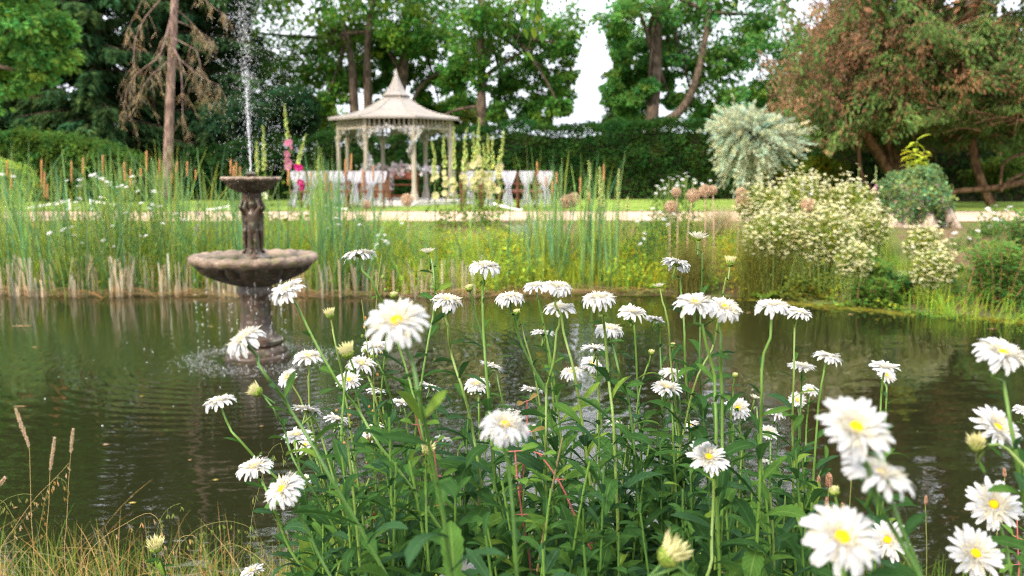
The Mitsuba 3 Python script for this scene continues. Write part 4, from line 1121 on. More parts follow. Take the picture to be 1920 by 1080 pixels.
# ---------------------------------------------------------------- cattails: each brown head with its stalk
def cattails():
    L = [(14, 300, 332, 0), (22, 322, 356, 0), (78, 298, 352, 1), (84, 322, 372, 0), (89, 345, 374, 1), (134, 302, 342, 0), (156, 295, 330, 1), (193, 290, 325, 1), (233, 303, 340, 0), (245, 315, 352, 0), (264, 315, 333, 0), (275, 282, 322, 1), (299, 298, 335, 1), (323, 325, 345, 0), (332, 302, 325, 0), (351, 302, 332, 1), (367, 318, 338, 0), (433, 298, 328, 1), (438, 310, 336, 0), (443, 303, 335, 1), (450, 312, 335, 0),
         (541, 318, 348, 0), (583, 322, 352, 0), (611, 322, 362, 1), (622, 340, 380, 0), (648, 298, 330, 1), (659, 288, 322, 1), (680, 316, 350, 0), (700, 310, 340, 0), (1007, 303, 326, 1), (1024, 330, 352, 0), (1036, 340, 364, 0), (1044, 322, 345, 0), (1088, 332, 362, 1), (1132, 308, 340, 1), (1105, 360, 384, 0)]
    rng = np.random.default_rng(211)
    L.sort()
    for i, (px, y0, y1, f) in enumerate(L):
        Y = 12.7 + (0.35 if f else rng.uniform(-.3, .9))
        top, bot = P(px, y0, Y), P(px + rng.uniform(-1, 1), y1, Y)
        b = np.array([bot[0] + rng.normal() * .05, Y + rng.normal() * .05, 0])
        b[2] = float(gz(b[0], b[1])) - .05
        t = thing("cattail", f"brown headed cattail, {ordw(i)} of all from the left", "cattail", "cattails along the far waterline")
        q = spline([b, (b + bot) / 2 + [rng.normal() * .02, 0, 0], bot, top], 12)
        part(t, "stem", tube(q[:10], np.linspace(.007, .005, 10), 5), "cattail_stem", smooth=True)
        d = top - bot
        s = np.linspace(0, 1, 12)
        r = .0135 * np.clip(np.minimum(s * 10, (1 - s) * 10), .12, 1) ** .5 * rng.uniform(.9, 1.1)
        part(t, "spike", tube(bot + d * s[:, None], r, 9), "cattail_head", smooth=True)
        e = top + d / np.linalg.norm(d) * rng.uniform(.03, .12)
        part(t, "tip", tube(np.array([top, e]), [.004, .002], 5), "cattail_stem", smooth=True)
mat("cattail_head", type="diffuse", reflectance=proc(lambda p, n, uv: mix((0.26, 0.125, 0.05), (0.42, 0.23, 0.10), noise(p.x * 60, p.y * 60, p.z * 25))))
mat("cattail_stem", type="principledthin", base_color=rgb(0.10, 0.16, 0.045), roughness=.6, diff_trans=.5)
cattails()

# ---------------------------------------------------------------- hollyhocks and other flower spikes
def flower_disc(rng, c, r, col, eye, nrm):
    """an open mallow flower: five broad petals and an eye"""
    nrm = unit(nrm)
    u = unit(np.cross(nrm, rnd(rng, 1)[0])); w = np.cross(nrm, u)
    V, F, C = [], [], []
    for k in range(5):
        a = 2 * np.pi * k / 5
        for da in (-.35, .35):
            d = u * math.cos(a + da) + w * math.sin(a + da)
            m = leaf_cloud(np.array([c]), np.array([d + nrm * .35]), np.array([nrm]), r, r * 1.1, .1)
            V.append(m[0]); C.append(np.tile(np.clip(np.array(col) * rng.uniform(.85, 1.1), 0, .86), (4, 1)))
    m = leaf_cloud(np.tile(c + nrm * .004, (4, 1)), np.array([u, -u, w, -w]) + nrm * .2, np.tile(nrm, (4, 1)), r * .3, r * .3, .1)
    V.append(m[0]); C.append(np.tile(eye, (16, 1)))
    V = np.vstack(V)
    b = np.arange(len(V) // 4)[:, None] * 4
    return (V, np.concatenate([b + [0, 1, 2], b + [0, 2, 3]], 1).reshape(-1, 3)), np.vstack(C)

def spike(name, label, cat, px, y_top, y_bot, Y, bloom, seed, lean=0, budcol=(0.30, 0.36, 0.10), r=.03, leaves=True, group=None, bloomcol=None, eye=(0.5, 0.55, 0.1), br=.068, gap=.040):
    """a tall flower spike: buds above, open flowers below; bloom: number of open flowers"""
    rng = np.random.default_rng(seed)
    t = thing(name, label, cat, group)
    top = P(px + lean, y_top, Y); bot = P(px, y_bot, Y)
    b = np.array([bot[0], Y, 0]); b[2] = float(gz(b[0], Y)) - .03
    q = spline([b, bot, (bot + top) / 2 + rng.normal(size=3) * .015, top], 24)
    part(t, "stem", tube(q, np.linspace(.012, .004, 24), 6), "spike_green", smooth=True)
    Ls = np.r_[0, np.cumsum(np.linalg.norm(np.diff(q, axis=0), axis=1))]
    sb = np.linalg.norm(bot - b)
    pos = np.arange(sb, Ls[-1], gap)
    V, C = [], []
    ms = []
    for s in pos:
        f = (s - sb) / (Ls[-1] - sb)
        c = np.array([np.interp(s, Ls, q[:, j]) for j in range(3)])
        for k in range(4):
            d = unit(rnd(rng, 1)[0] * [1, 1, .25])
            rr = r * (1.05 - .6 * f) * rng.uniform(.6, .95)
            m = trimesh.creation.icosphere(subdivisions=1, radius=rr * .8)
            v, ff = vf(m)
            ms.append((v * [1, 1, 1.1] + c + d * r * (1.1 - .7 * f), ff))
            C.append(np.tile(vary(rng, 1, budcol, .15, .08), (len(v), 1)))
    if ms:
        part(t, "bud", join(ms), "twig_vc", smooth=True, color=np.vstack(C), kind="stuff")
    for k in range(bloom):
        s = sb - .02 - rng.uniform(-.04, .46)
        c = np.array([np.interp(s, Ls, q[:, j]) for j in range(3)])
        d = unit(np.array([rng.normal() * .8, -abs(rng.normal()) - .4, rng.normal() * .25]))
        m, col = flower_disc(rng, c + d * .035, br * rng.uniform(.8, 1.15), bloomcol, eye, d)
        part(t, "flower", m, "leaf_vc", color=col)
    if leaves:
        n = 46
        u = rng.random(n) ** 1.5
        s = sb * .95 * u
        c = np.stack([np.interp(s, Ls, q[:, j]) for j in range(3)], 1)
        d = unit(rnd(rng, n) * [1, 1, .3] + [0, 0, .15])
        c = c + d * (.03 + .14 * rng.random((n, 1)) * (1 - u[:, None] * .6))
        k = rng.uniform(.6, 1.2, n) * (1.1 - .6 * u)
        part(t, "leaf", leaf_cloud(c, d + [0, 0, -.3], rnd(rng, n) * .5 + [0, -.3, .8], .10 * k, .09 * k), "leaf_vc", color=np.repeat(vary(rng, n, (0.12, 0.20, 0.035)), 4, 0), kind="stuff")
    return t
mat("spike_green", type="diffuse", reflectance=rgb(0.16, 0.22, 0.06))
CREAM, PINK, MAG = (0.66, 0.63, 0.36), (0.66, 0.27, 0.40), (0.62, 0.03, 0.25)
H = [  # px, top, bottom of the buds, lean, flowers, colour, label
    (484, 264, 320, -3, 0, None, "short budded hollyhock spike, leftmost, just right of the jet"), (497, 236, 318, -4, 1, (.82, .82, .70), "budded hollyhock spike with a white flower at its foot, right of the jet"),
    (541, 195, 268, -8, 9, PINK, "tall hollyhock with pink flowers left of the gazebo"), (560, 250, 308, 14, 4, MAG, "leaning hollyhock with magenta flowers beside the pink one"), (597, 290, 335, 1, 0, None, "short hollyhock bud spike between the magenta flowers and the gazebo"),
    (815, 264, 330, -6, 3, CREAM, "cream hollyhock, leftmost of the group right of the gazebo"), (835, 252, 312, -3, 5, CREAM, "cream hollyhock second from the left in the group right of the gazebo"), (852, 238, 315, -1, 4, CREAM, "cream hollyhock with its spike against the right gazebo column"), (868, 292, 322, 0, 2, CREAM, "short cream hollyhock just right of the right gazebo column"), (873, 240, 300, 3, 6, CREAM, "cream hollyhock left of the tallest in the group right of the gazebo"),
    (889, 246, 306, -2, 5, CREAM, "cream hollyhock half hidden by the tallest spike on its right"), (896, 222, 292, 2, 8, CREAM, "tallest cream hollyhock in the group right of the gazebo"), (906, 270, 312, 0, 3, CREAM, "short cream hollyhock right of the tallest one"), (915, 250, 318, 0, 5, CREAM, "cream hollyhock third from the right in the group right of the gazebo"), (924, 254, 315, 0, 4, CREAM, "cream hollyhock second from the right in the group right of the gazebo"), (936, 243, 312, 8, 6, CREAM, "cream hollyhock leaning right, rightmost of the group by the right chairs")]
for i, (px, a, b, ln, nb, c, lab) in enumerate(H):
    spike("hollyhock", lab, "hollyhock", px, a, b, 15.2 + .5 * ((i * 7) % 5 - 2) * .4, nb, 300 + i, ln, bloomcol=c, group="hollyhocks on the far bank")
for i, (px, a, b, lab) in enumerate([(1103, 302, 372, "pale green flower spike left of two others among the reeds right of the chairs"), (1124, 312, 385, "pale green flower spike in the middle of three right of the chairs"), (1131, 325, 390, "slim pale green flower spike tight against its left neighbour"), (1161, 315, 388, "pale green flower spike rightmost of those among the right reeds"), (1176, 368, 392, "short cream flower spike right of the reeds")]):
    spike("verbascum", lab, "flower spike", px, a, b, 13.4, 0, 330 + i, 0, budcol=(0.36, 0.40, 0.14), r=.024, leaves=i < 2, gap=.036)
for i, (px, a, b, lab, c) in enumerate([(1642, 310, 388, "foxglove with purple bells left of the ivy stump", (0.42, 0.12, 0.36)), (1610, 312, 350, "pale topped thick green flower spike left of the foxglove", (0.75, 0.74, 0.70))]):
    spike("foxglove", lab, "foxglove", px, a, a + (30 if i == 0 else 6), 14.2, 9 if i == 0 else 3, 340 + i, 0, budcol=(0.25, 0.3, 0.12), r=.016, leaves=False, bloomcol=c, br=.03 if i == 0 else .05)
for i, (px, a, b, lab) in enumerate([(371, 365, 392, "pale pink foxglove spike in the reeds left of the fountain"), (366, 380, 400, "short pale pink foxglove spike beside a taller one in the reeds")]):
    spike("foxglove", lab, "foxglove", px, a, b, 13.6, 8, 345 + i, 0, budcol=(0.5, 0.42, 0.40), r=.014, leaves=False, bloomcol=(0.72, 0.58, 0.66), br=.028)

# ---------------------------------------------------------------- dried allium heads
def alliums():
    A = [(1062, 378, 13, "dry tan allium ball, left one of a touching pair right of the chairs"), (1076, 374, 13, "dry tan allium ball, right one of a touching pair right of the chairs"), (1258, 388, 12, "low dry allium ball left of the white daisy clump"), (1268, 360, 9, "small dry allium ball in front of the white daisies"), (1300, 366, 13, "largest dry allium ball below the white daisies"), (1322, 358, 12, "dry allium ball right of the largest one"), (1336, 356, 9, "small dry allium ball at the right side of the white daisies"),
         (1390, 362, 11, "upper dry allium ball at the left end of the feverfew"), (1393, 379, 16, "dry allium ball under another at the left end of the feverfew"), (1406, 394, 11, "lowest dry allium ball at the left end of the feverfew"), (1515, 384, 13, "faded allium ball standing inside the feverfew mass"), (763, 375, 12, "dry allium ball in front of the gazebo step"), (688, 384, 9, "dry allium ball low in front of the left chairs")]
    rng = np.random.default_rng(221)
    for i, (px, py, r, lab) in enumerate(A):
        Y = 12.6 if px > 1200 else 13.3
        if px == 1515:
            Y = 11.8
        c = P(px, py, Y); R = r * Y / FPX
        t = thing("allium_seedhead", lab, "dried allium", "dried allium heads")
        b = np.array([c[0] + rng.normal() * .05, Y + .03, 0]); b[2] = float(gz(b[0], b[1])) - .03
        part(t, "stem", tube(spline([b, (b + c) / 2 + rng.normal(size=3) * .03, c], 8), .008, 6), "dry_stem", smooth=True)
        n = 230
        d = rnd(rng, n)
        a = ribbons(np.tile(c, (n, 1)), c + d * R * .45, c + d * R * .92, .004, rnd(rng, n), 1, .2)
        col1 = np.repeat(vary(rng, n, (0.52, 0.37, 0.25), .2, .05), a[2], 0)
        k = 4
        idx = np.repeat(np.arange(n), k)
        s = leaf_cloud((c + d * R * .9)[idx], d[idx] * .5 + rnd(rng, n * k), d[idx] + .4 * rnd(rng, n * k), R * .2 * np.ones(n * k), R * .12 * np.ones(n * k))
        col2 = np.repeat(vary(rng, n * k, (0.58, 0.43, 0.30), .2, .06), 4, 0)
        part(t, "seed_head", join([a[:2], s]), "leaf_vc", color=np.vstack([col1, col2]))
mat("dry_stem", type="diffuse", reflectance=rgb(0.40, 0.28, 0.20))
alliums()

# ---------------------------------------------------------------- white flowers of the bank
def white_heads(rng, pts, r, eye=True):
    """small daisies seen from afar: a disc of petals facing up"""
    n = len(pts)
    nr = unit(rnd(rng, n) * .35 + [0, -.25, .9])
    u = unit(np.cross(nr, rnd(rng, n))); w = np.cross(nr, u)
    k = 8
    Pp, Aa, Nn = [], [], []
    for j in range(k):
        a = 2 * np.pi * j / k
        d = u * math.cos(a) + w * math.sin(a)
        Pp.append(pts); Aa.append(d - nr * .1); Nn.append(nr)
    m = leaf_cloud(np.vstack(Pp), np.vstack(Aa), np.vstack(Nn), np.tile(r, k), np.tile(r * .75, k), .1)
    return m, np.tile((0.66, 0.66, 0.64), (len(m[0]), 1))

def daisy_clump(label, heads, Y, seed, leafy=400, col=(0.075, 0.15, 0.035), r=.040, name="white_daisy_clump"):
    rng = np.random.default_rng(seed)
    t = thing(name, label, "daisy clump")
    pts = np.array([P(x, y, Y + rng.normal() * .25) for x, y in heads])
    cx, cy = pts[:, 0].mean(), pts[:, 1].mean()
    st, stc = [], []
    for p in pts:
        b = np.array([cx + (p[0] - cx) * .6 + rng.normal() * .06, p[1] + rng.normal() * .1, 0]); b[2] = float(gz(b[0], b[1])) - .03
        st.append(tube(spline([b, (b + p) / 2 + rng.normal(size=3) * .03, p], 7), .005, 4, cap=False))
    part(t, "stem", join(st), "spike_green", kind="stuff")
    for p in pts:
        m, c = white_heads(rng, p[None], np.array([r * rng.uniform(.8, 1.2)]))
        part(t, "flower", m, "leaf_vc", color=c)
    n = leafy
    i = rng.integers(0, len(pts), n)
    u = rng.random(n) ** 1.3
    g = gz(pts[i][:, 0], pts[i][:, 1])
    pos = pts[i] * np.c_[np.ones(n), np.ones(n), np.zeros(n)] + rng.normal(size=(n, 3)) * [.07, .12, 0] + np.stack([0 * u, 0 * u, g + (pts[i][:, 2] - g) * u * .92], 1)
    part(t, "foliage", leaf_cloud(pos, rnd(rng, n) + [0, 0, .2], rnd(rng, n) * .6 + [0, -.2, .7], .075 * rng.uniform(.6, 1.3, n), .03 * np.ones(n)), "leaf_vc", color=np.repeat(vary(rng, n, col), 4, 0), kind="stuff")
daisy_clump("tall clump of white daisies in front of the hedge right of the reeds", [(1242, 338), (1252, 346), (1232, 348), (1262, 335), (1272, 330), (1285, 324), (1270, 342), (1258, 358), (1246, 352), (1238, 354), (1280, 336), (1303, 342), (1302, 336), (1317, 344), (1332, 338), (1245, 362), (1270, 347), (1282, 348), (1230, 362), (1255, 332), (1266, 352), (1290, 330)], 14.3, 401, 900)
daisy_clump("low clump of white daisies beneath the taller white clump", [(1203, 394), (1224, 390), (1237, 397), (1172, 402), (1210, 408), (1215, 412), (1252, 420), (1230, 408), (1207, 447), (1209, 437), (1200, 456), (1286, 476), (1195, 414), (1262, 400), (1245, 410)], 13.2, 402, 900, (0.055, 0.13, 0.04))
daisy_clump("white daisies on tall stems at far left behind the cattails", [(25, 330), (3, 326), (125, 338), (149, 337), (153, 335), (148, 348), (170, 328), (176, 326), (180, 330), (188, 333), (192, 335), (200, 340), (206, 342), (204, 347), (220, 350), (228, 347), (236, 350), (248, 330), (252, 340), (258, 358), (148, 370), (142, 378)], 12.5, 403, 600, (0.10, 0.18, 0.04))
daisy_clump("scattered white daisies low in the left reed bed", [(116, 375), (107, 382), (128, 392), (150, 372), (145, 390), (189, 369), (115, 432), (120, 428), (92, 436), (133, 425), (140, 440), (153, 455), (210, 423), (193, 450), (211, 462), (270, 402), (236, 398), (301, 413), (306, 418), (260, 442), (273, 441)], 12.3, 404, 500, (0.11, 0.19, 0.04))
daisy_clump("few white flowers among the reeds left of the fountain", [(289, 358), (300, 360), (300, 386), (287, 383), (345, 411), (330, 400), (264, 380), (280, 390)], 12.5, 405, 250, (0.11, 0.19, 0.04))
daisy_clump("white flowers low in the herbs right of the fountain", [(709, 440), (716, 448), (724, 452), (728, 456), (706, 458), (704, 466), (754, 418), (675, 420), (634, 420), (613, 428), (720, 440), (630, 408)], 12.4, 406, 300, (0.12, 0.20, 0.035))
daisy_clump("white daisies above the leafy plant near the right edge", [(1832, 411), (1848, 404), (1852, 390), (1866, 411), (1868, 385), (1888, 393), (1894, 387), (1902, 402), (1908, 408), (1856, 424), (1834, 432), (1838, 434), (1842, 438), (1868, 410), (1880, 422), (1884, 424), (1790, 436), (1786, 446), (1818, 446), (1855, 394), (1862, 398), (1875, 413)], 12.2, 407, 500, (0.08, 0.16, 0.035))

def feverfew():
    rng = np.random.default_rng(231)
    S = [(1425, 385, 46, 12.6, "left end of the creamy feverfew mass behind the dry alliums"), (1500, 378, 58, 12.9, "creamy feverfew bush with the highest crest, left of centre of the mass"), (1590, 385, 52, 12.8, "creamy feverfew bush at the mass's upper right, left of the ivy stump"), (1450, 440, 52, 11.9, "creamy feverfew bush at the lower left of the mass above the grass tuft"), (1545, 440, 60, 11.8, "creamy feverfew bush at the lower middle of the mass"), (1635, 425, 36, 12.0, "small creamy feverfew bush between the mass and the pale hosta"),
         (1730, 455, 36, 11.5, "feverfew bush right of the pale hosta"), (1748, 500, 40, 10.9, "feverfew tumbling down the bank below the ivy stump"), (1600, 488, 34, 11.2, "sparse low feverfew in front of the hosta near the water")]
    for i, (px, py, r, Y, lab) in enumerate(S):
        t = thing("feverfew_bush", lab, "feverfew")
        c = P(px, py, Y); R = r * Y / FPX
        n = int(470 * (r / 50) ** 2)
        d = rnd(rng, n)
        d[:, 1] = -np.abs(d[:, 1])
        pos = c + d * R * [1.1, .75, .95] * rng.uniform(.6, 1.1, (n, 1))
        g0 = gz(pos[:, 0], pos[:, 1])
        pos[:, 2] = np.maximum(pos[:, 2], g0 + .08) + rng.exponential(.05, n) * (d[:, 2] > .2)
        m, col = white_heads(rng, pos, rng.uniform(.018, .032, n))
        hue = np.repeat(np.tile(rng.random(n), 8), 4)[:, None]
        col = np.array([0.68, 0.67, 0.50]) * hue + np.array([0.64, 0.61, 0.30]) * (1 - hue)
        part(t, "flower", m, "leaf_vc", color=col, kind="stuff")
        n2 = int(1900 * (r / 50) ** 2)
        d = rnd(rng, n2)
        p2 = c + d * R * [1.0, .65, .8] * rng.random((n2, 1)) ** .4
        g0 = gz(p2[:, 0], p2[:, 1])
        low = rng.random(n2) < .35
        p2[:, 2] = np.where(low, g0 + (c[2] - g0) * rng.random(n2), np.maximum(p2[:, 2], g0 + .03))
        part(t, "foliage", leaf_cloud(p2, rnd(rng, n2) + [0, 0, .2], rnd(rng, n2) * .6 + [0, -.3, .7], .055 * rng.uniform(.6, 1.3, n2), .03 * np.ones(n2)), "leaf_vc", color=np.repeat(vary(rng, n2, (0.24, 0.30, 0.05), .2, .1), 4, 0), kind="stuff")
        k = 40
        e = pos[rng.integers(0, n, k)]
        st = []
        for q in e:
            b = np.array([c[0] + (q[0] - c[0]) * .5, q[1] + .05, 0]); b[2] = float(gz(b[0], b[1])) - .02
            st.append(tube(spline([b, (b + q) / 2 + rng.normal(size=3) * .02, q], 6), .004, 4, cap=False))
        part(t, "stem", join(st), "spike_green", kind="stuff")
feverfew()

# ---------------------------------------------------------------- single plants of the right bank
def willow():
    rng = np.random.default_rng(241)
    t = thing("willow_tree", "small round headed willow with pale silvery leaves on a slim stem", "tree")
    Y = 20.8
    c = P(1412, 262, Y)
    f = P(1426, 345, Y)
    b = np.array([f[0], Y, LAWN_Z - .05])
    part(t, "trunk", tube(spline([b, f, P(1424, 300, Y), c], 10), np.linspace(.06, .035, 10), 9), "bark_brown", smooth=True)
    A, B, C = [], [], []
    n = 560
    d = unit(rnd(rng, n) + [0, 0, .25])
    R = np.array([92, 92, 66]) * Y / FPX
    e = c + d * R * rng.uniform(.5, 1.0, (n, 1)) ** .8 * (1 + .22 * np.sin(3 * np.arctan2(d[:, 2:], d[:, :1]) + 1)) * np.where(rng.random((n, 1)) < .12, 1.22, 1)
    e[:, 2] -= .20 * (1 - d[:, 2])
    mid = c + d * R * .5 + [0, 0, .12]
    s = ribbons(np.tile(c, (n, 1)), mid, e, .012, rnd(rng, n), 4, .5)
    part(t, "branch", s[:2], "twig_vc", color=np.tile((0.14, 0.11, 0.07), (len(s[0]), 1)), kind="stuff")
    k = 40
    idx = np.repeat(np.arange(n), k)
    u = rng.uniform(.25, 1, (n * k, 1))
    q = (1 - u) ** 2 * c + 2 * u * (1 - u) * mid[idx] + u ** 2 * e[idx]
    ax = d[idx] * .9 + rnd(rng, n * k) * .45
    sz = rng.uniform(.7, 1.3, n * k)
    part(t, "crown", leaf_cloud(q + rnd(rng, n * k) * .03, ax, rnd(rng, n * k) * .7 + [0, -.2, .7], .105 * sz, .034 * sz), "leaf_vc", color=np.repeat(vary(rng, n * k, (0.48, 0.56, 0.40), .2, .07, idx, .15), 4, 0))
willow()

def stump():
    rng = np.random.default_rng(251)
    t = thing("tree_stump", "old tree stump overgrown by a dome of ivy", "tree stump")
    Y = 14.2
    c = P(1712, 420, Y)
    g = float(gz(c[0], Y))
    prof = [(.52, g - .1), (.46, g + .1), (.40, g + .3), (.38, g + .6), (.36, g + .72), (.0, g + .74)]
    v, f = lathe(prof, 40, lambda th, k, r, z: r * (1 + .12 * np.cos(th * 5 + .7) + .06 * np.cos(th * 9)))
    part(t, "stump_wood", (v + [c[0], Y, 0], f), "wood_grey", smooth=40)
    for (a, b_, r) in (((1752, 345), (1800, 432), .055), ((1768, 352), (1782, 410), .04)):
        pa, pb = P(*a, Y - .35), P(*b_, Y - .45)
        part(t, "root", tube(spline([pa, (pa + pb) / 2 + [-.04, 0, .03], pb - [0, 0, .05]], 8), np.linspace(r, r * 1.5, 8), 9), "wood_grey", smooth=True)
    cc = P(1716, 372, Y); R = np.array([63 * Y / FPX, .62, .50])
    n = 4600
    d = rnd(rng, n)
    d[:, 2] = np.where(d[:, 2] < -.75, -d[:, 2], d[:, 2])
    lump = 1 + .42 * (meshkit.fbm(d * 2.2 + 4, 3, 3) - .5) * 2
    pos = cc + d * R * lump[:, None] * rng.uniform(.9, 1.04, (n, 1))
    pos[:, 2] = np.maximum(pos[:, 2], gz(pos[:, 0], pos[:, 1]) + .03)
    i = part(t, "ivy", leaf_cloud(pos, rnd(rng, n) + [0, 0, -.5], d + rnd(rng, n) * .45, .066 * rng.uniform(.6, 1.25, n), .058 * rng.uniform(.6, 1.25, n)), "leaf_vc", color=np.repeat(vary(rng, n, (0.145, 0.235, 0.09), .35, .14), 4, 0))
    for k in range(7):                                             # the log pieces beside it
        pass
    # young sapling growing out of it
    s = thing("sapling", "lime yellow sapling with large leaves growing up behind the ivy dome", "sapling")
    b = np.array([cc[0] + .03, Y + .30, g])
    tops = [(1720, 262), (1708, 285), (1733, 280), (1742, 300), (1703, 305), (1722, 300)]
    for k, (x, y) in enumerate(tops):
        e = P(x, y, Y + .3)
        pth = spline([b, (b + e) / 2 + [rng.normal() * .02, 0, .05], e], 9)
        part(s, "stem", tube(pth, np.linspace(.014, .006, 9), 6), "spike_green", smooth=True)
        m = 9
        for j in range(m):
            u = .72 + .28 * j / (m - 1)
            q = np.array([np.interp(u, np.linspace(0, 1, 9), pth[:, a]) for a in range(3)])
            ax = unit(np.array([rng.normal(), rng.normal(), .1 + .5 * (j == m - 1)]))
            part(s, "leaf", big_leaf(rng, q, ax, rng.uniform(.18, .27), .45), "leaf_vc", color=None or np.tile(vary(rng, 1, (0.46, 0.52, 0.05), .15, .06), (BIGV, 1)), smooth=True)
BIGV = 21
def big_leaf(rng, base, axis, L, wr, bend=.5):
    """a broad leaf: midrib, raised halves, bent down at the tip"""
    axis = unit(np.asarray(axis) * [1, 1, 1])
    side = unit(np.cross([0, 0, 1.0], axis) + 1e-6)
    up = np.cross(axis, side)
    t = np.linspace(0, 1, 7)
    w = L * wr * np.sin(np.pi * np.clip(t * .93 + .05, 0, 1)) ** .8 * (1 - .25 * t)
    V = []
    for k in range(7):
        c = base + axis * L * t[k] - np.array([0, 0, 1]) * L * bend * t[k] ** 2 * .6
        V += [c - side * w[k] / 2 + up * w[k] * .12, c, c + side * w[k] / 2 + up * w[k] * .12]
    F = []
    for k in range(6):
        a = 3 * k
        for s in (0, 1):
            F += [[a + s, a + s + 1, a + s + 4], [a + s, a + s + 4, a + s + 3]]
    return np.array(V), np.array(F)
stump()

def rosette(name, label, cat, px, py, Y, n, L, wr, col, seed, upright=.6, colv=.12):
    rng = np.random.default_rng(seed)
    t = thing(name, label, cat)
    c = P(px, py, Y); c[2] = float(max(gz(c[0], Y), 0.0))
    for k in range(n):
        a = 2.4 * k
        el = upright * rng.uniform(.5, 1.2)
        ax = np.array([math.cos(a), math.sin(a), el])
        b = c + np.array([math.cos(a), math.sin(a), 0]) * .03 * L
        l = L * rng.uniform(.75, 1.15)
        part(t, "leaf", big_leaf(rng, b + unit(ax) * l * .35, ax, l, wr, .6), "leaf_vc", color=np.tile(vary(rng, 1, col, colv, .08), (BIGV, 1)), smooth=True)
        part(t, "stalk", tube(np.array([b, b + unit(ax) * l * .37]), .007, 5), "spike_green", smooth=True)
    return t
rosette("hosta", "hosta with large pale green white centred leaves beside the feverfew", "hosta", 1690, 475, 11.6, 20, .30, .55, (0.30, 0.42, 0.22), 261, .8)
rosette("water_plantain", "broad leaved bright green water plant at the waterline right of the tall daisies", "water plant", 1432, 552, 11.65, 11, .22, .5, (0.19, 0.28, 0.035), 262, .9)
rosette("water_plantain", "small pale leaved water plant at the right waterline", "water plant", 1598, 556, 11.05, 6, .15, .5, (0.18, 0.28, 0.07), 263, 1.2)
rosette("dock_plant", "big leaved plant right of the ivy stump's foot", "leafy plant", 1790, 470, 11.6, 9, .16, .6, (0.08, 0.16, 0.04), 264, .8)

def grass_tuft(label, px, t0, h, n, col, seed, spread=.5, w=.006, name="ornamental_grass"):
    rng = np.random.default_rng(seed)
    t = thing(name, label, "ornamental grass")
    b = on_bank(px, t0)
    r = b + np.stack([rng.normal(size=n) * .10, rng.normal(size=n) * .08, 0 * np.ones(n) - .03], 1)
    m, c = blades(rng, r, h * rng.uniform(.6, 1.1, n), np.full(n, w), spread, col, 6, droop=1.0, amt=.22)
    part(t, "blade", m, "grass_vc", color=c, kind="stuff")
grass_tuft("fine olive brown grass tuft at the waterline left of the other tuft", 1296, .12, .85, 1100, (0.17, 0.17, 0.045), 271, .28)
grass_tuft("fine olive brown grass tuft at the waterline below the feverfew", 1428, .10, .95, 1300, (0.16, 0.175, 0.035), 272, .30)
grass_tuft("pale feathery grass tuft by the path behind the white daisies", 1352, 2.4, .55, 700, (0.42, 0.36, 0.21), 273, .4)
grass_tuft("silvery grey low plant tuft left of the dry allium pair", 1005, 2.2, .40, 500, (0.36, 0.42, 0.36), 274, .7, .012)

def leafy_clump(label, px, py, Y, n_st, h, seed, col=(0.13, 0.26, 0.055), name="leafy_clump"):
    rng = np.random.default_rng(seed)
    t = thing(name, label, "leafy plant")
    b0 = P(px, py, Y)
    st, P_, A_, sz = [], [], [], []
    for k in range(n_st):
        b = b0 + np.array([rng.normal() * .13, rng.normal() * .1, 0]); b[2] = float(gz(b[0], b[1])) - .03
        d = np.array([rng.normal() * .28, rng.normal() * .25, 1.0])
        e = b + d * h * rng.uniform(.75, 1.1)
        q = spline([b, (b + e) / 2 + [0, 0, .04], e], 10)
        st.append(tube(q, np.linspace(.009, .004, 10), 5, cap=False))
        m = 60
        u = rng.uniform(.12, 1, m)
        P_.append(np.stack([np.interp(u, np.linspace(0, 1, 10), q[:, j]) for j in range(3)], 1))
        A_.append(unit(rnd(rng, m) * [1, 1, .3] + [0, 0, .25]))
        sz.append(rng.uniform(.6, 1.2, m))
    P_, A_, sz = np.vstack(P_), np.vstack(A_), np.concatenate(sz)
    part(t, "stem", join(st), "red_stem", kind="stuff")
    m = len(P_)
    part(t, "foliage", leaf_cloud(P_, A_, rnd(rng, m) * .4 + [0, -.2, .8], .10 * sz, .034 * sz), "leaf_vc", color=np.repeat(vary(rng, m, col), 4, 0), kind="stuff")
mat("red_stem", type="diffuse", reflectance=rgb(0.24, 0.13, 0.07))
leafy_clump("bushy green plant with reddish stem bases near the right edge", 1872, 545, 10.6, 46, .78, 281)
leafy_clump("green leafy plant at the very right edge of the bank", 1930, 500, 11.2, 30, .7, 282, (0.11, 0.23, 0.055))
leafy_clump("fresh green herb clump by the water in front of the hosta", 1650, 520, 11.0, 26, .35, 283, (0.10, 0.20, 0.035))
leafy_clump("dark green herb clump above the waterline right of the feverfew", 1690, 500, 11.2, 22, .32, 284, (0.05, 0.12, 0.03))

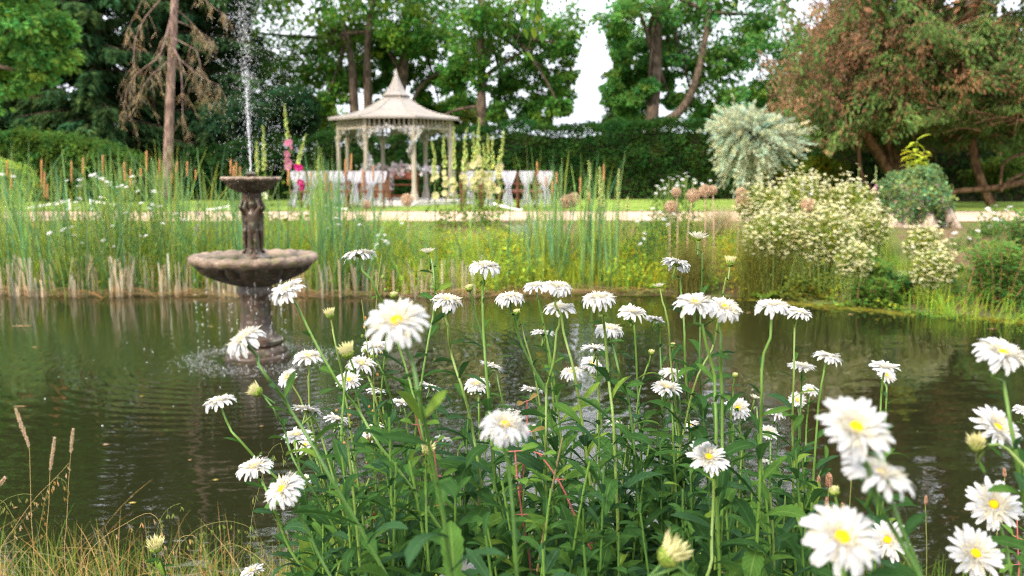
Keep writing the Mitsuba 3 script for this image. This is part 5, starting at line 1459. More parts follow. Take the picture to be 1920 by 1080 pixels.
# ---------------------------------------------------------------- the birch that overhangs the near bank
def birch():
    rng = np.random.default_rng(291)
    t = thing("birch_tree", "birch overhanging the near bank, its leafy twigs dipping into the top of the view", "tree")
    b = np.array([3.2, -1.6, float(gz(3.2, -1.6)) - .05])
    top = np.array([2.6, -0.8, 11.0])
    tr = spline([b, [3.1, -1.4, 4.0], [2.8, -1.0, 8.0], top], 16)
    part(t, "trunk", tube(tr, np.linspace(.17, .04, 16), 12), "birch_bark", smooth=True)
    cl = []
    for k in range(46):
        c = np.array([rng.uniform(-4.2, 5.5), rng.uniform(-4.5, 3.6), rng.uniform(4.6, 9.5)])
        if c[1] > 1.5 and c[2] < 6.0:
            c[2] += 1.6
        cl.append([*c, rng.uniform(.7, 1.1)])
    cl = np.array(cl)
    for e in cl[::4, :3]:
        a = np.array([np.interp(min(e[2] - .8, 9.5), tr[:, 2], tr[:, j]) for j in range(3)])
        part(t, "limb", tube(spline([a, (a + e) / 2 + [0, 0, .35], e], 10), np.linspace(.05, .012, 10), 7), "birch_bark", smooth=True)
    m, c = crown(rng, cl, 12, 24, .075, .058, (0.10, 0.19, 0.03), droop=.5)
    part(t, "crown", m, "leaf_vc", color=c)
    # the long hanging twigs that are in view
    Y = 5.2
    s0 = P(985, -330, 4.6)
    part(t, "limb", tube(spline([np.array([2.75, -.9, 7.2]), np.array([1.4, 1.8, 6.2]), s0], 14), np.linspace(.045, .012, 14), 7), "birch_bark", smooth=True)
    B = [[(990, -60), (985, 20), (968, 80)], [(1005, -40), (1002, 40), (985, 105)], [(970, -50), (955, 20), (950, 62)], [(1010, -30), (1015, 30), (1018, 62)]]
    for k, bb in enumerate(B):
        q = spline([s0] + [P(x, y, Y + .1 * k - .15) for x, y in bb], 16)
        w = part(t, "twig", tube(q, np.linspace(.007, .0015, 16), 5), "bark_brown", smooth=True)
        for j in range(17):
            u = rng.uniform(.62, 1)
            c = np.array([np.interp(u, np.linspace(0, 1, 16), q[:, a]) for a in range(3)]) + rng.normal(size=3) * .012
            ax = np.array([rng.normal() * .5, rng.normal() * .5, -1.0])
            part(w, "leaf", big_leaf(rng, c, ax, rng.uniform(.045, .07), .72, .1), "leaf_vc", color=np.tile(vary(rng, 1, (0.12, 0.22, 0.03), .2, .12), (BIGV, 1)), smooth=True)
mat("birch_bark", type="diffuse", reflectance=bark((0.10, 0.08, 0.06), (0.50, 0.46, 0.42), 7))
birch()
# ---------------------------------------------------------------- the shasta daisies of the near bank
mat("petal", type="principledthin", base_color=rgb(0.53, 0.54, 0.56), roughness=0.6, diff_trans=0.7)
mat("petal_cream", type="principledthin", base_color=rgb(0.63, 0.60, 0.49), roughness=0.6, diff_trans=0.75)
mat("petal_bud", type="principledthin", base_color=rgb(0.60, 0.57, 0.30), roughness=0.6, diff_trans=0.7)
mat("disc_yellow", type="diffuse", reflectance=proc(lambda p, n, uv: mix((0.55, 0.30, 0.005), (0.85, 0.56, 0.02), noise(p.x * 520, p.y * 520, p.z * 520))))
def calyx_fn(p, n, uv):
    return mix((0.075, 0.13, 0.02), (0.22, 0.27, 0.06), smoothstep(.35, .65, noise(p.x * 420, p.y * 420, p.z * 420)))
mat("calyx_green", type="diffuse", reflectance=proc(calyx_fn))
for i_, c_ in enumerate(((0.095, 0.185, 0.030), (0.055, 0.125, 0.022), (0.135, 0.205, 0.045), (0.13, 0.12, 0.05))):
    mat(f"daisy_stem_{i_}", type="principled", base_color=rgb(*c_), roughness=0.45, specular=0.4)
def leaf_fn(c, rib):
    def fn(p, n, uv):
        a = dr.abs(uv.x)
        mid = 1 - smoothstep(0.03, 0.10, a)
        vein = smoothstep(0.78, 0.95, dr.abs(dr.sin((uv.y * 9 - a * 2.2) * 3.14159))) * 0.25
        v = 0.8 + 0.4 * noise(p.x * 60, p.y * 60, p.z * 60)
        return mix(mi.Color3f(c) * v, mi.Color3f(rib), dr.maximum(mid * 0.75, vein))
    return fn
LEAFC = [((0.024, 0.066, 0.018), (0.065, 0.125, 0.038)), ((0.034, 0.092, 0.021), (0.09, 0.16, 0.05)), ((0.028, 0.074, 0.030), (0.075, 0.135, 0.055)), ((0.052, 0.122, 0.023), (0.125, 0.195, 0.05)), ((0.115, 0.195, 0.028), (0.20, 0.27, 0.075))]
for i_, (c_, r_) in enumerate(LEAFC):
    mat(f"daisy_leaf_{i_}", type="principledthin", base_color=proc(leaf_fn(c_, r_)), roughness=0.36, diff_trans=0.6)

def petal_mesh(L, W, a0, droop, seed, r0=.16):
    rng = np.random.default_rng(seed)
    k = 8
    t = np.linspace(0, 1, k)
    ang = a0 - droop * t ** 1.1 + rng.normal() * .06
    x = r0 + np.r_[0, np.cumsum(np.cos(ang[:-1]) * L / (k - 1))]
    z = np.r_[0, np.cumsum(np.sin(ang[:-1]) * L / (k - 1))]
    w = W * np.array([.35, .62, .85, .97, 1.0, .96, .80, .42]) / 2
    drift = rng.normal() * .05 * t ** 2
    tw = rng.normal() * .35 * t
    V, UV = [], []
    for i in range(k):
        for s in (-1, -.5, 0, .5, 1):
            dz = (.10 * s * s - .05 * math.cos(s * math.pi * 2)) * w[i]
            tip = -.10 * L * .3 * abs(s) ** 2 if i == k - 1 else (-.04 * L * (1 if s in (-.5, .5) else 0) * 0)
            V.append([x[i] + tip * math.cos(ang[i]), drift[i] + s * w[i] * math.cos(tw[i]), z[i] + dz + s * w[i] * math.sin(tw[i])])
    F = []
    for i in range(k - 1):
        for j in range(4):
            a = i * 5 + j
            F += [[a, a + 5, a + 6], [a, a + 6, a + 1]]
    return np.array(V), np.array(F)

DROOPS = {"flat": (.22, .70), "soft": (.34, 1.45), "hang": (.36, 2.0), "open": (.10, .20)}
PETAL = {}
for kname, (a0_, dp_) in DROOPS.items():
    PETAL[kname] = [mikit.ply(petal_mesh(.84 * l_, w_ * .96, a0_ + da_, dp_ * f_, 500 + q_), "petal", smooth=True)
                    for q_, (l_, w_, da_, f_) in enumerate(((1, .20, 0, 1), (.93, .22, .05, .8), (1.03, .18, -.08, 1.1), (.97, .21, .0, 1.25), (.88, .17, .1, .9), (1.0, .20, -.05, 1.0)))]
    PETAL[kname + "_up"] = [mikit.ply(petal_mesh(.66 * l_, w_ * 1.0, a0_ + .22 + da_, dp_ * f_ * .9, 520 + q_), "petal", smooth=True)
                            for q_, (l_, w_, da_, f_) in enumerate(((1, .16, 0, 1), (.9, .17, .1, .8), (1.1, .15, -.05, 1.1)))]

def ruff_mesh(seed):
    """the many short inner petals round the disc"""
    rng = np.random.default_rng(seed)
    n = 150
    a = rng.uniform(0, 2 * np.pi, n)
    u = rng.random(n)
    r = .15 + .27 * u
    el = 1.15 - .95 * u + rng.normal(size=n) * .15
    d = np.stack([np.cos(a), np.sin(a), 0 * a], 1)
    pos = d * r[:, None] + np.array([0, 0, 1]) * (.07 * (1 - u))[:, None]
    ax = d * np.cos(el)[:, None] + np.array([0, 0, 1]) * np.sin(el)[:, None] + rnd(rng, n) * .12
    nr = np.array([0, 0, 1.0]) * np.cos(el)[:, None] - d * np.sin(el)[:, None]
    return leaf_cloud(pos, ax, nr, (.20 + .22 * u) * rng.uniform(.7, 1.2, n), .085 * rng.uniform(.8, 1.3, n), .15)
RUFF = [mikit.ply(ruff_mesh(540 + k), "petal_cream", smooth=True) for k in range(3)]
def disc_mesh():
    v, f = lathe([(.165, .03), (.15, .075), (.11, .105), (.06, .115), (.002, .105)], 22)
    v = v + .008 * (meshkit.noise(v * 40, 3)[:, None] - .5) * 2
    return v, f
DISC = mikit.ply(disc_mesh(), "disc_yellow", smooth=True)
CALYX = mikit.ply(lathe([(.045, -.16), (.12, -.13), (.19, -.07), (.215, -.01), (.17, .02), (.0, .025)], 22, lambda th, k, r, z: r * (1 + .05 * np.cos(11 * th + 2 * k))), "calyx_green", smooth=50)
def bud_mesh(stage, seed):
    """stage 0: a closed bud, 1: a tuft of cream petals, 2: half open"""
    rng = np.random.default_rng(seed)
    out = []
    for ring, (n, r, el, L) in enumerate(((16, .30, {0: 1.45, 1: 1.30, 2: .75}[stage], {0: .28, 1: .62, 2: .75}[stage]), (12, .18, {0: 1.5, 1: 1.42, 2: 1.1}[stage], {0: .30, 1: .66, 2: .6}[stage]), (8, .08, 1.5, {0: .30, 1: .62, 2: .42}[stage]))):
        a = np.arange(n) * 2 * np.pi / n + ring * .3 + rng.normal(size=n) * .08
        e = el + rng.normal(size=n) * .1
        d = np.stack([np.cos(a), np.sin(a), 0 * a], 1)
        ax = d * np.cos(e)[:, None] + np.array([0, 0, 1]) * np.sin(e)[:, None]
        out.append(leaf_cloud(d * r + [0, 0, .06], ax, -d + [0, 0, .3], L * rng.uniform(.85, 1.1, n), np.full(n, .17), .2))
    return join(out)
BUD = {s: mikit.ply(bud_mesh(s, 560 + s), "petal_bud" if s < 2 else "petal_cream", smooth=True) for s in (0, 1, 2)}
BUDCAL = mikit.ply(lathe([(.07, -.30), (.20, -.24), (.33, -.10), (.37, .04), (.34, .16), (.27, .20), (.0, .12)], 22, lambda th, k, r, z: r * (1 + .05 * np.cos(11 * th + 2 * k))), "calyx_green", smooth=50)

def daisy_leaf_mesh(bend, fold, wr, seed):
    rng = np.random.default_rng(seed)
    k = 15
    t = np.linspace(0, 1, k)
    w = wr * (np.interp(t, [0, .12, .35, .62, .82, 1], [.30, .42, .78, 1.0, .78, .03])) / 2
    w = w * (1 + np.where(np.arange(k) % 2 == 1, .10, -.06) * (t > .3))
    ang = .15 - bend * t
    x = np.r_[0, np.cumsum(np.cos(ang[:-1]))] / (k - 1)
    z = np.r_[0, np.cumsum(np.sin(ang[:-1]))] / (k - 1)
    wave = rng.normal() * .3
    side = rng.normal() * .05 * t ** 2
    V, UV = [], []
    for i in range(k):
        for s in (-1, -.5, 0, .5, 1):
            lift = fold * abs(s) * w[i] + .05 * wave * math.sin(t[i] * 9 + s) * w[i]
            V.append([x[i] - math.sin(ang[i]) * lift, side[i] + s * w[i], z[i] + math.cos(ang[i]) * lift]); UV.append([s, t[i]])
    F = []
    for i in range(k - 1):
        for j in range(4):
            a = i * 5 + j
            F += [[a, a + 5, a + 6], [a, a + 6, a + 1]]
    return np.array(V), np.array(F), np.array(UV)
LEAF = []
for q_, (b_, f_, w_) in enumerate(((.3, .35, .25), (.7, .3, .27), (1.1, .4, .25), (1.5, .25, .28), (.5, .6, .22), (.9, .2, .30))):
    v_, fa_, uv_ = daisy_leaf_mesh(b_, f_, w_, 580 + q_)
    LEAF.append(mikit.ply((v_, fa_), "daisy_leaf_0", smooth=True, uv=uv_))

def frame(x, z, o, s):
    """to_world with the mesh's x axis along x, its z axis near z, origin o, scale s"""
    x = unit(x); y = unit(np.cross(z, x)); z = np.cross(x, y)
    M = np.eye(4)
    M[:3, 0], M[:3, 1], M[:3, 2], M[:3, 3] = x * s, y * s, z * s, o
    return T(M.tolist())

def px_of(p):
    c, s = math.cos(PITCH), math.sin(PITCH)
    d = np.asarray(p) - [0, 0, EYE_Z]
    return 540 - FPX * (d[1] * s + d[2] * c) / (d[1] * c - d[2] * s)

def stem_leaves(t, rng, q, clear, gap, Lmax, tone, first=.02):
    """leaves set spirally along the path q, running from the top down"""
    s = np.r_[0, np.cumsum(np.linalg.norm(np.diff(q, axis=0), axis=1))]
    d, a = clear, rng.uniform(0, 6.28)
    while d < s[-1] - .05:
        o = np.array([np.interp(d, s, q[:, j]) for j in range(3)])
        if px_of(o) > 1230:
            break
        up = unit(np.array([np.interp(max(d - .02, 0), s, q[:, j]) for j in range(3)]) - np.array([np.interp(d + .02, s, q[:, j]) for j in range(3)]))
        f = np.clip((d - clear) / .34, 0, 1)
        L = (first + (Lmax - first) * f) * rng.uniform(.75, 1.15)
        h = unit(np.array([math.cos(a), math.sin(a), 0]))
        el = rng.uniform(.35, 1.0) - .15 * f
        ax = h * math.cos(el) + up * math.sin(el)
        place(t, "leaf", LEAF[rng.integers(0, len(LEAF))], frame(ax, up * math.cos(el) - h * math.sin(el) + rng.normal(size=3) * .18, o, L), f"daisy_leaf_{rng.choice(5, p=tone)}")
        a += 2.4 + rng.normal() * .3
        d += gap * rng.uniform(.7, 1.3) * (1.15 - .45 * f)
TONE = [.32, .27, .22, .16, .03]

def stem_path(head, n, wps, Y, rng):
    pts = [head, head - n * .03]
    for (x, y) in wps:
        pts.append(P(x, y, Y + rng.normal() * .02))
    last, prev = pts[-1], pts[-2]
    d = unit(last - prev)
    if d[2] > -.5:
        d = unit(np.array([d[0] * .5, d[1] * .5, -1.0]))
    g = float(gz(last[0], last[1])) - .03
    ln = last[2] - g
    e = last + np.array([d[0] / -d[2] * ln * .45, d[1] * .1, -ln])
    if ln > .25:
        pts.append(last + np.array([d[0] / -d[2] * ln * .32, 0, -ln * .5]))
    pts.append(e)
    return spline(np.array(pts), 40)

def head_axis(lean, fwd):
    a, b = math.radians(lean), math.radians(fwd)
    return unit(np.array([math.sin(a), -math.cos(a) * math.sin(b), math.cos(a) * math.cos(b)]))

def daisy(px, py, w, lean, fwd, kind, wps, label, i, Y=None, group=None):
    rng = np.random.default_rng(1000 + i)
    size = {"flat": .074, "soft": .070, "hang": .060, "open": .078}[kind]
    Y = Y or float(np.clip(size * FPX / w, .78, 2.45))
    R = w * Y / FPX / 2 / {"flat": .97, "soft": .88, "hang": .76, "open": 1.02}[kind]
    n = head_axis(lean, fwd)
    c = P(px, py, Y) + n * R * {"flat": .04, "soft": .22, "hang": .36, "open": 0}[kind]
    t = thing("daisy", label, "daisy", group)
    q = stem_path(c - n * R * .13, n, wps, Y, rng)
    k = len(q)
    part(t, "stem", tube(q, np.linspace(.0022, .0042, k) * (1 if w < 90 else .95), 8), f"daisy_stem_{rng.choice(3, p=[.5, .3, .2])}", smooth=True)
    h = uniq("flower_head", t)
    ref = unit(np.cross(n, [.3, 1, .2]))
    spin = rng.uniform(0, 6.28)
    def fr(a, tip=0.0):
        x = unit(ref * math.cos(a) + np.cross(n, ref) * math.sin(a))
        return frame(x * math.cos(tip) + n * math.sin(tip), n * math.cos(tip) - x * math.sin(tip), c, R)
    place(h, "disc", DISC, fr(spin))
    scene[h] = {**CALYX, "to_world": fr(spin)}
    place(h, "inner_petals", RUFF[i % 3], fr(spin))
    labels[h + "__inner_petals"] = {"kind": "stuff"}
    gap_ = rng.uniform(.0, .14)
    m = int(rng.integers(24, 30))
    if kind == "open":
        m = int(rng.integers(20, 24))
    for layer, mm in (("", m), ("_up", m - 3)):
        for j in range(mm):
            a = spin + 2 * np.pi * (j + .5 * (layer != "")) / mm + rng.normal() * .07
            if rng.random() < gap_ and layer == "":
                continue
            place(h, "petal", PETAL[kind + layer][rng.integers(0, len(PETAL[kind + layer]))], fr(a, rng.normal() * .10))
    stem_leaves(t, rng, q, .05, .044, .108, TONE, .018)
    return t

def daisy_bud(px, py, w, lean, fwd, stage, wps, label, i, Y, group=None):
    rng = np.random.default_rng(2000 + i)
    R = w * Y / FPX / 2 / {0: .40, 1: .45, 2: .8}[stage]
    n = head_axis(lean, fwd)
    c = P(px, py, Y)
    t = thing("daisy_bud", label, "daisy bud", group)
    q = stem_path(c - n * R * .28, n, wps, Y, rng)
    part(t, "stem", tube(q, np.linspace(.0018, .0036, len(q)), 8), f"daisy_stem_{i % 3}", smooth=True)
    ref = unit(np.cross(n, [.3, 1, .2]))
    place(t, "bud_petals", BUD[stage], frame(ref, n, c, R))
    labels[t + "__bud_petals"] = {"kind": "stuff"}
    place(t, "calyx", BUDCAL if stage < 2 else CALYX, frame(ref, n, c, R))
    stem_leaves(t, rng, q, .04, .048, .10, TONE, .016)

D = [  # px, py, width, lean right, tilt to the viewer, form, stem points, label
    (675, 486, 66, -8, -8, "soft", [(683, 502), (700, 535), (721, 577), (748, 650), (775, 740), (800, 850)], "daisy highest at left, seen from behind on a tall leaning stem"),
    (542, 552, 72, -24, 22, "soft", [(555, 568), (590, 640), (632, 715), (671, 767), (715, 840)], "daisy tilted left with petals hanging, just right of the fountain's pedestal"),
    (468, 650, 76, -30, 20, "hang", [(476, 668), (500, 705), (540, 760), (576, 817), (625, 905)], "daisy drooping leftward in front of the fountain's foot"),
    (414, 760, 64, -12, 4, "soft", [(418, 774), (427, 795), (440, 816), (484, 864), (525, 902), (590, 975)], "leftmost white daisy, alone over dark water below the fountain"),
    (578, 676, 62, -3, 10, "soft", [(578, 692), (579, 720), (580, 755), (592, 830), (615, 930)], "upright daisy right of the fountain's foot, over a tilted smaller daisy"),
    (539, 708, 46, -32, 38, "flat", [(546, 722), (560, 740), (572, 775), (592, 850)], "small tilted daisy showing its yellow centre, right below the fountain's foot"),
    (747, 612, 124, -8, 36, "soft", [(767, 662), (785, 745), (804, 830), (835, 990)], "large blurred daisy in front, high left of centre, with yellow centre"),
    (704, 657, 58, 4, 16, "soft", [(708, 678), (720, 705), (740, 770), (760, 850)], "daisy just under the left side of the large blurred upper daisy"),
    (678, 689, 62, 6, 14, "soft", [(688, 705), (705, 750), (730, 830)], "daisy behind the big cream bud, left of centre"),
    (654, 713, 54, 2, 24, "flat", [(660, 730), (680, 790), (700, 880)], "daisy below the big cream bud, pale centre turned to the viewer"),
    (574, 771, 66, 12, -22, "flat", [(582, 780), (600, 810), (615, 860), (640, 950)], "daisy seen from its green underside at left edge of the bed"),
    (632, 788, 56, 14, -12, "flat", [(640, 794), (652, 830), (668, 900)], "flat tilted daisy in profile, right of the one seen from beneath"),
    (556, 818, 62, -6, 8, "flat", [(565, 830), (590, 880), (620, 960)], "daisy half behind stems at the left edge, upper of an overlapping pair"),
    (573, 836, 50, -10, 28, "flat", [(583, 850), (605, 900), (635, 980)], "daisy at the left edge, lower of an overlapping pair"),
    (705, 734, 42, 10, -8, "flat", [(710, 740), (722, 790), (735, 860)], "small profile daisy under the large upper left daisy"),
    (753, 757, 50, 8, -6, "flat", [(757, 765), (765, 810), (775, 880)], "profile daisy partly hidden behind the stem of the large upper left daisy"),
    (806, 727, 48, 16, -14, "flat", [(812, 732), (820, 780), (830, 860)], "profile daisy right of the large upper left daisy's stem"),
    (480, 884, 74, -14, 10, "soft", [(487, 894), (500, 920), (510, 945), (535, 1010), (573, 1077)], "daisy low at left over dark water, above the large lower left daisy"),
    (541, 928, 78, -26, 30, "hang", [(556, 953), (575, 990), (600, 1045), (618, 1078)], "large daisy low at left, drooping with yellow centre facing left"),
    (573, 899, 36, 4, 10, "flat", [(578, 905), (600, 950), (630, 1020)], "small daisy tucked behind the large lower left daisy"),
    (699, 812, 52, -22, 26, "soft", [(708, 822), (725, 865), (745, 940)], "daisy among dark leaves left of centre, turned left with cream middle"),
    (831, 824, 38, 12, -16, "flat", [(836, 830), (845, 880), (855, 950)], "small profile daisy left of the large centre daisy"),
    (474, 1072, 52, -18, 8, "flat", [(482, 1080), (500, 1120)], "daisy cut by the bottom edge at left among the grass"),
    (908, 514, 60, 2, 4, "hang", [(905, 530), (905, 570), (906, 612), (912, 700), (920, 800)], "tall white daisy standing alone at top left of the centre"),
    (837, 576, 58, 6, 10, "hang", [(838, 595), (841, 630), (846, 660), (867, 728), (884, 795), (898, 880)], "daisy right of the large upper left daisy, over the pond's far edge"),
    (957, 570, 54, -4, 6, "hang", [(962, 588), (968, 615), (976, 640), (1000, 690), (1018, 720), (1035, 800)], "hanging petalled daisy left of the cluster of three at the centre"),
    (1006, 543, 52, -5, 4, "soft", [(1009, 558), (1014, 585), (1021, 615), (1032, 670), (1045, 760)], "upper left daisy of the overlapping three at the centre"),
    (1043, 551, 58, 6, 6, "hang", [(1048, 575), (1056, 620), (1075, 690), (1090, 780)], "upper right daisy of the overlapping three at the centre"),
    (1050, 586, 66, 2, 5, "soft", [(1046, 603), (1042, 645), (1036, 690), (1025, 725), (1024, 810), (1024, 920)], "lowest and widest daisy of the three at the centre"),
    (1018, 627, 52, 4, -14, "flat", [(1022, 634), (1030, 680), (1040, 780)], "flat daisy seen from below under the centre cluster of three"),
    (1123, 573, 62, -4, 8, "hang", [(1130, 592), (1134, 620), (1140, 700), (1150, 790)], "daisy right of the centre three, with hanging petals"),
    (1185, 592, 58, 2, 12, "soft", [(1188, 608), (1192, 650), (1195, 718), (1200, 800)], "daisy with a thin yellow centre left of the small profile daisy"),
    (1228, 600, 40, 18, -18, "flat", [(1233, 606), (1238, 650), (1242, 740), (1246, 840)], "small daisy seen from behind between two larger ones, right of centre"),
    (1141, 630, 54, 2, 8, "hang", [(1146, 645), (1160, 695), (1178, 750), (1190, 850)], "domed daisy below the row, right of the centre"),
    (1115, 655, 56, 4, -4, "flat", [(1118, 664), (1120, 700), (1122, 740), (1118, 850)], "flat daisy right under the domed daisy of the centre"),
    (1108, 687, 46, 14, 22, "soft", [(1114, 705), (1125, 770), (1135, 860)], "upper one of two touching daisies low in the centre"),
    (1073, 708, 44, -8, 8, "hang", [(1078, 722), (1090, 790), (1100, 880)], "lower one of two touching daisies low in the centre"),
    (921, 688, 52, 20, -10, "flat", [(927, 694), (938, 735), (950, 790), (960, 880)], "tilted profile daisy left of the ripples, centre left"),
    (895, 727, 54, -4, 14, "soft", [(897, 742), (898, 790), (900, 880)], "daisy below the tilted profile daisy, centre left"),
    (996, 732, 48, 8, -14, "flat", [(1001, 738), (1012, 780), (1025, 860)], "shaggy profile daisy over the ripples at the centre"),
    (964, 773, 34, 10, -10, "flat", [(968, 778), (972, 840), (980, 920)], "small profile daisy half hidden above the large centre daisy"),
    (945, 816, 95, 2, 16, "hang", [(950, 850), (955, 890), (960, 940), (968, 1060)], "large daisy with skirt of hanging petals at lower centre"),
    (927, 796, 40, -4, 4, "flat", [(930, 806), (935, 870), (940, 950)], "daisy directly behind the large lower centre daisy"),
    (998, 804, 40, -10, -6, "flat", [(1002, 810), (1010, 860), (1018, 950)], "small daisy just right of the large lower centre daisy"),
    (1028, 817, 28, 0, -10, "flat", [(1030, 822), (1036, 880), (1040, 950)], "smallest daisy right of the large lower centre daisy, among leaves"),
    (1152, 794, 38, 10, -6, "flat", [(1153, 800), (1158, 860), (1164, 950)], "ragged small daisy among leaves right of the red stems"),
    (1266, 502, 58, 18, -14, "soft", [(1270, 514), (1276, 540), (1280, 570), (1284, 650), (1290, 760)], "daisy tilted right, highest open one right of centre"),
    (1303, 578, 82, -2, 16, "soft", [(1311, 600), (1325, 650), (1340, 710), (1343, 815), (1344, 930)], "large domed daisy with yellow centre, left of an overlapping pair at right"),
    (1355, 590, 66, 8, 22, "hang", [(1351, 612), (1352, 650), (1352, 700), (1354, 800), (1356, 920)], "daisy behind the large domed one, right of an overlapping pair"),
    (1447, 590, 68, 0, 4, "hang", [(1449, 608), (1443, 640), (1430, 670), (1428, 735), (1427, 800), (1424, 920)], "left daisy of the tall touching pair over the right pond"),
    (1497, 593, 52, 8, 12, "soft", [(1490, 610), (1489, 660), (1488, 720), (1486, 820)], "right daisy of the tall touching pair over the right pond"),
    (1503, 688, 54, 4, 2, "flat", [(1503, 698), (1502, 740), (1500, 820), (1496, 920)], "flat daisy of four grouped below the touching pair, leftmost"),
    (1550, 676, 58, 12, 2, "soft", [(1547, 688), (1540, 725), (1534, 765), (1528, 850), (1522, 950)], "daisy of the group below the touching pair, upper right"),
    (1519, 732, 36, 10, 26, "flat", [(1518, 744), (1512, 800), (1508, 880)], "small daisy half behind a leaf in the group below the touching pair"),
    (1495, 750, 38, -4, 42, "open", [(1496, 765), (1498, 830), (1500, 920)], "small daisy facing the viewer in the group below the touching pair"),
    (1383, 766, 56, 0, 34, "flat", [(1386, 785), (1388, 840), (1390, 930)], "daisy with yellow centre turned up, in leaves under the right cluster"),
    (1453, 780, 42, 10, 4, "soft", [(1456, 792), (1458, 840), (1460, 930)], "daisy with arched petals in leaves left of the right stem group"),
    (1441, 812, 42, 0, 28, "flat", [(1443, 822), (1444, 870), (1446, 950)], "low open daisy with yellow centre at right, deep in leaves"),
    (1438, 867, 34, 14, -6, "flat", [(1440, 872), (1444, 920), (1448, 1000)], "small profile daisy lowest in the leaves at right"),
    (1258, 705, 48, 4, 6, "soft", [(1262, 718), (1266, 780), (1272, 870)], "upper rear one of two overlapping daisies right of centre"),
    (1250, 728, 64, 4, 10, "flat", [(1258, 745), (1262, 800), (1266, 900)], "lower front one of two overlapping daisies right of centre"),
    (1296, 798, 34, -14, 8, "flat", [(1300, 806), (1306, 860), (1312, 950)], "small daisy peeping behind leaves above the lower right centre daisy"),
    (1328, 858, 88, 6, 32, "flat", [(1336, 890), (1338, 930), (1334, 1010), (1333, 1060)], "sharp daisy with yellow centre alone in the lower right leaves"),
    (1875, 674, 106, 6, 22, "soft", [(1881, 712), (1890, 765), (1905, 850), (1930, 980)], "large blurred daisy upper right, near the frame's right edge"),
    (1659, 690, 60, 4, 6, "flat", [(1656, 706), (1652, 745), (1650, 800), (1648, 900)], "upper of two stacked daisies alone over the right water"),
    (1663, 704, 40, 4, 44, "open", [(1662, 722), (1661, 770), (1660, 850), (1658, 930)], "lower of two stacked daisies alone over the right water"),
    (1604, 803, 152, 4, 42, "flat", [(1620, 855), (1632, 900), (1650, 950), (1685, 1010), (1730, 1090)], "biggest blurred daisy at right with long spreading petals"),
    (1868, 803, 104, 14, 40, "flat", [(1885, 828), (1906, 850), (1935, 900), (1960, 990)], "blurred daisy at the right edge beside a half open bud"),
    (1642, 905, 140, 14, 8, "soft", [(1660, 925), (1690, 990), (1720, 1060)], "blurred daisy turned away, under the biggest blurred daisy"),
    (1863, 946, 112, -6, 58, "open", [(1870, 975), (1890, 1040), (1900, 1120)], "blurred daisy facing the viewer fully, low at the right edge"),
    (1574, 1016, 156, -2, 40, "soft", [(1580, 1060), (1590, 1140)], "largest blurred daisy cut by the bottom edge at right"),
    (1664, 1013, 88, -22, 46, "flat", [(1680, 1030), (1710, 1070), (1740, 1130)], "blurred daisy touching the right side of the largest bottom daisy"),
    (1829, 1038, 122, 2, 52, "open", [(1834, 1068), (1840, 1140)], "blurred daisy at the bottom edge in the right corner"),
    (862, 1076, 84, 0, 40, "open", [(864, 1100), (866, 1150)], "daisy mostly cut by the bottom edge, left of centre"),
    (1919, 775, 44, 10, 10, "soft", [(1928, 800), (1940, 880)], "daisy cut by the right frame edge beside the half open bud"),
]
for i, (px, py, w, ln, fw, kd, wp, lab) in enumerate(D):
    near = {151: 0}.get(w, None)
    daisy(px, py, w, ln, fw, kd, wp, lab, i)

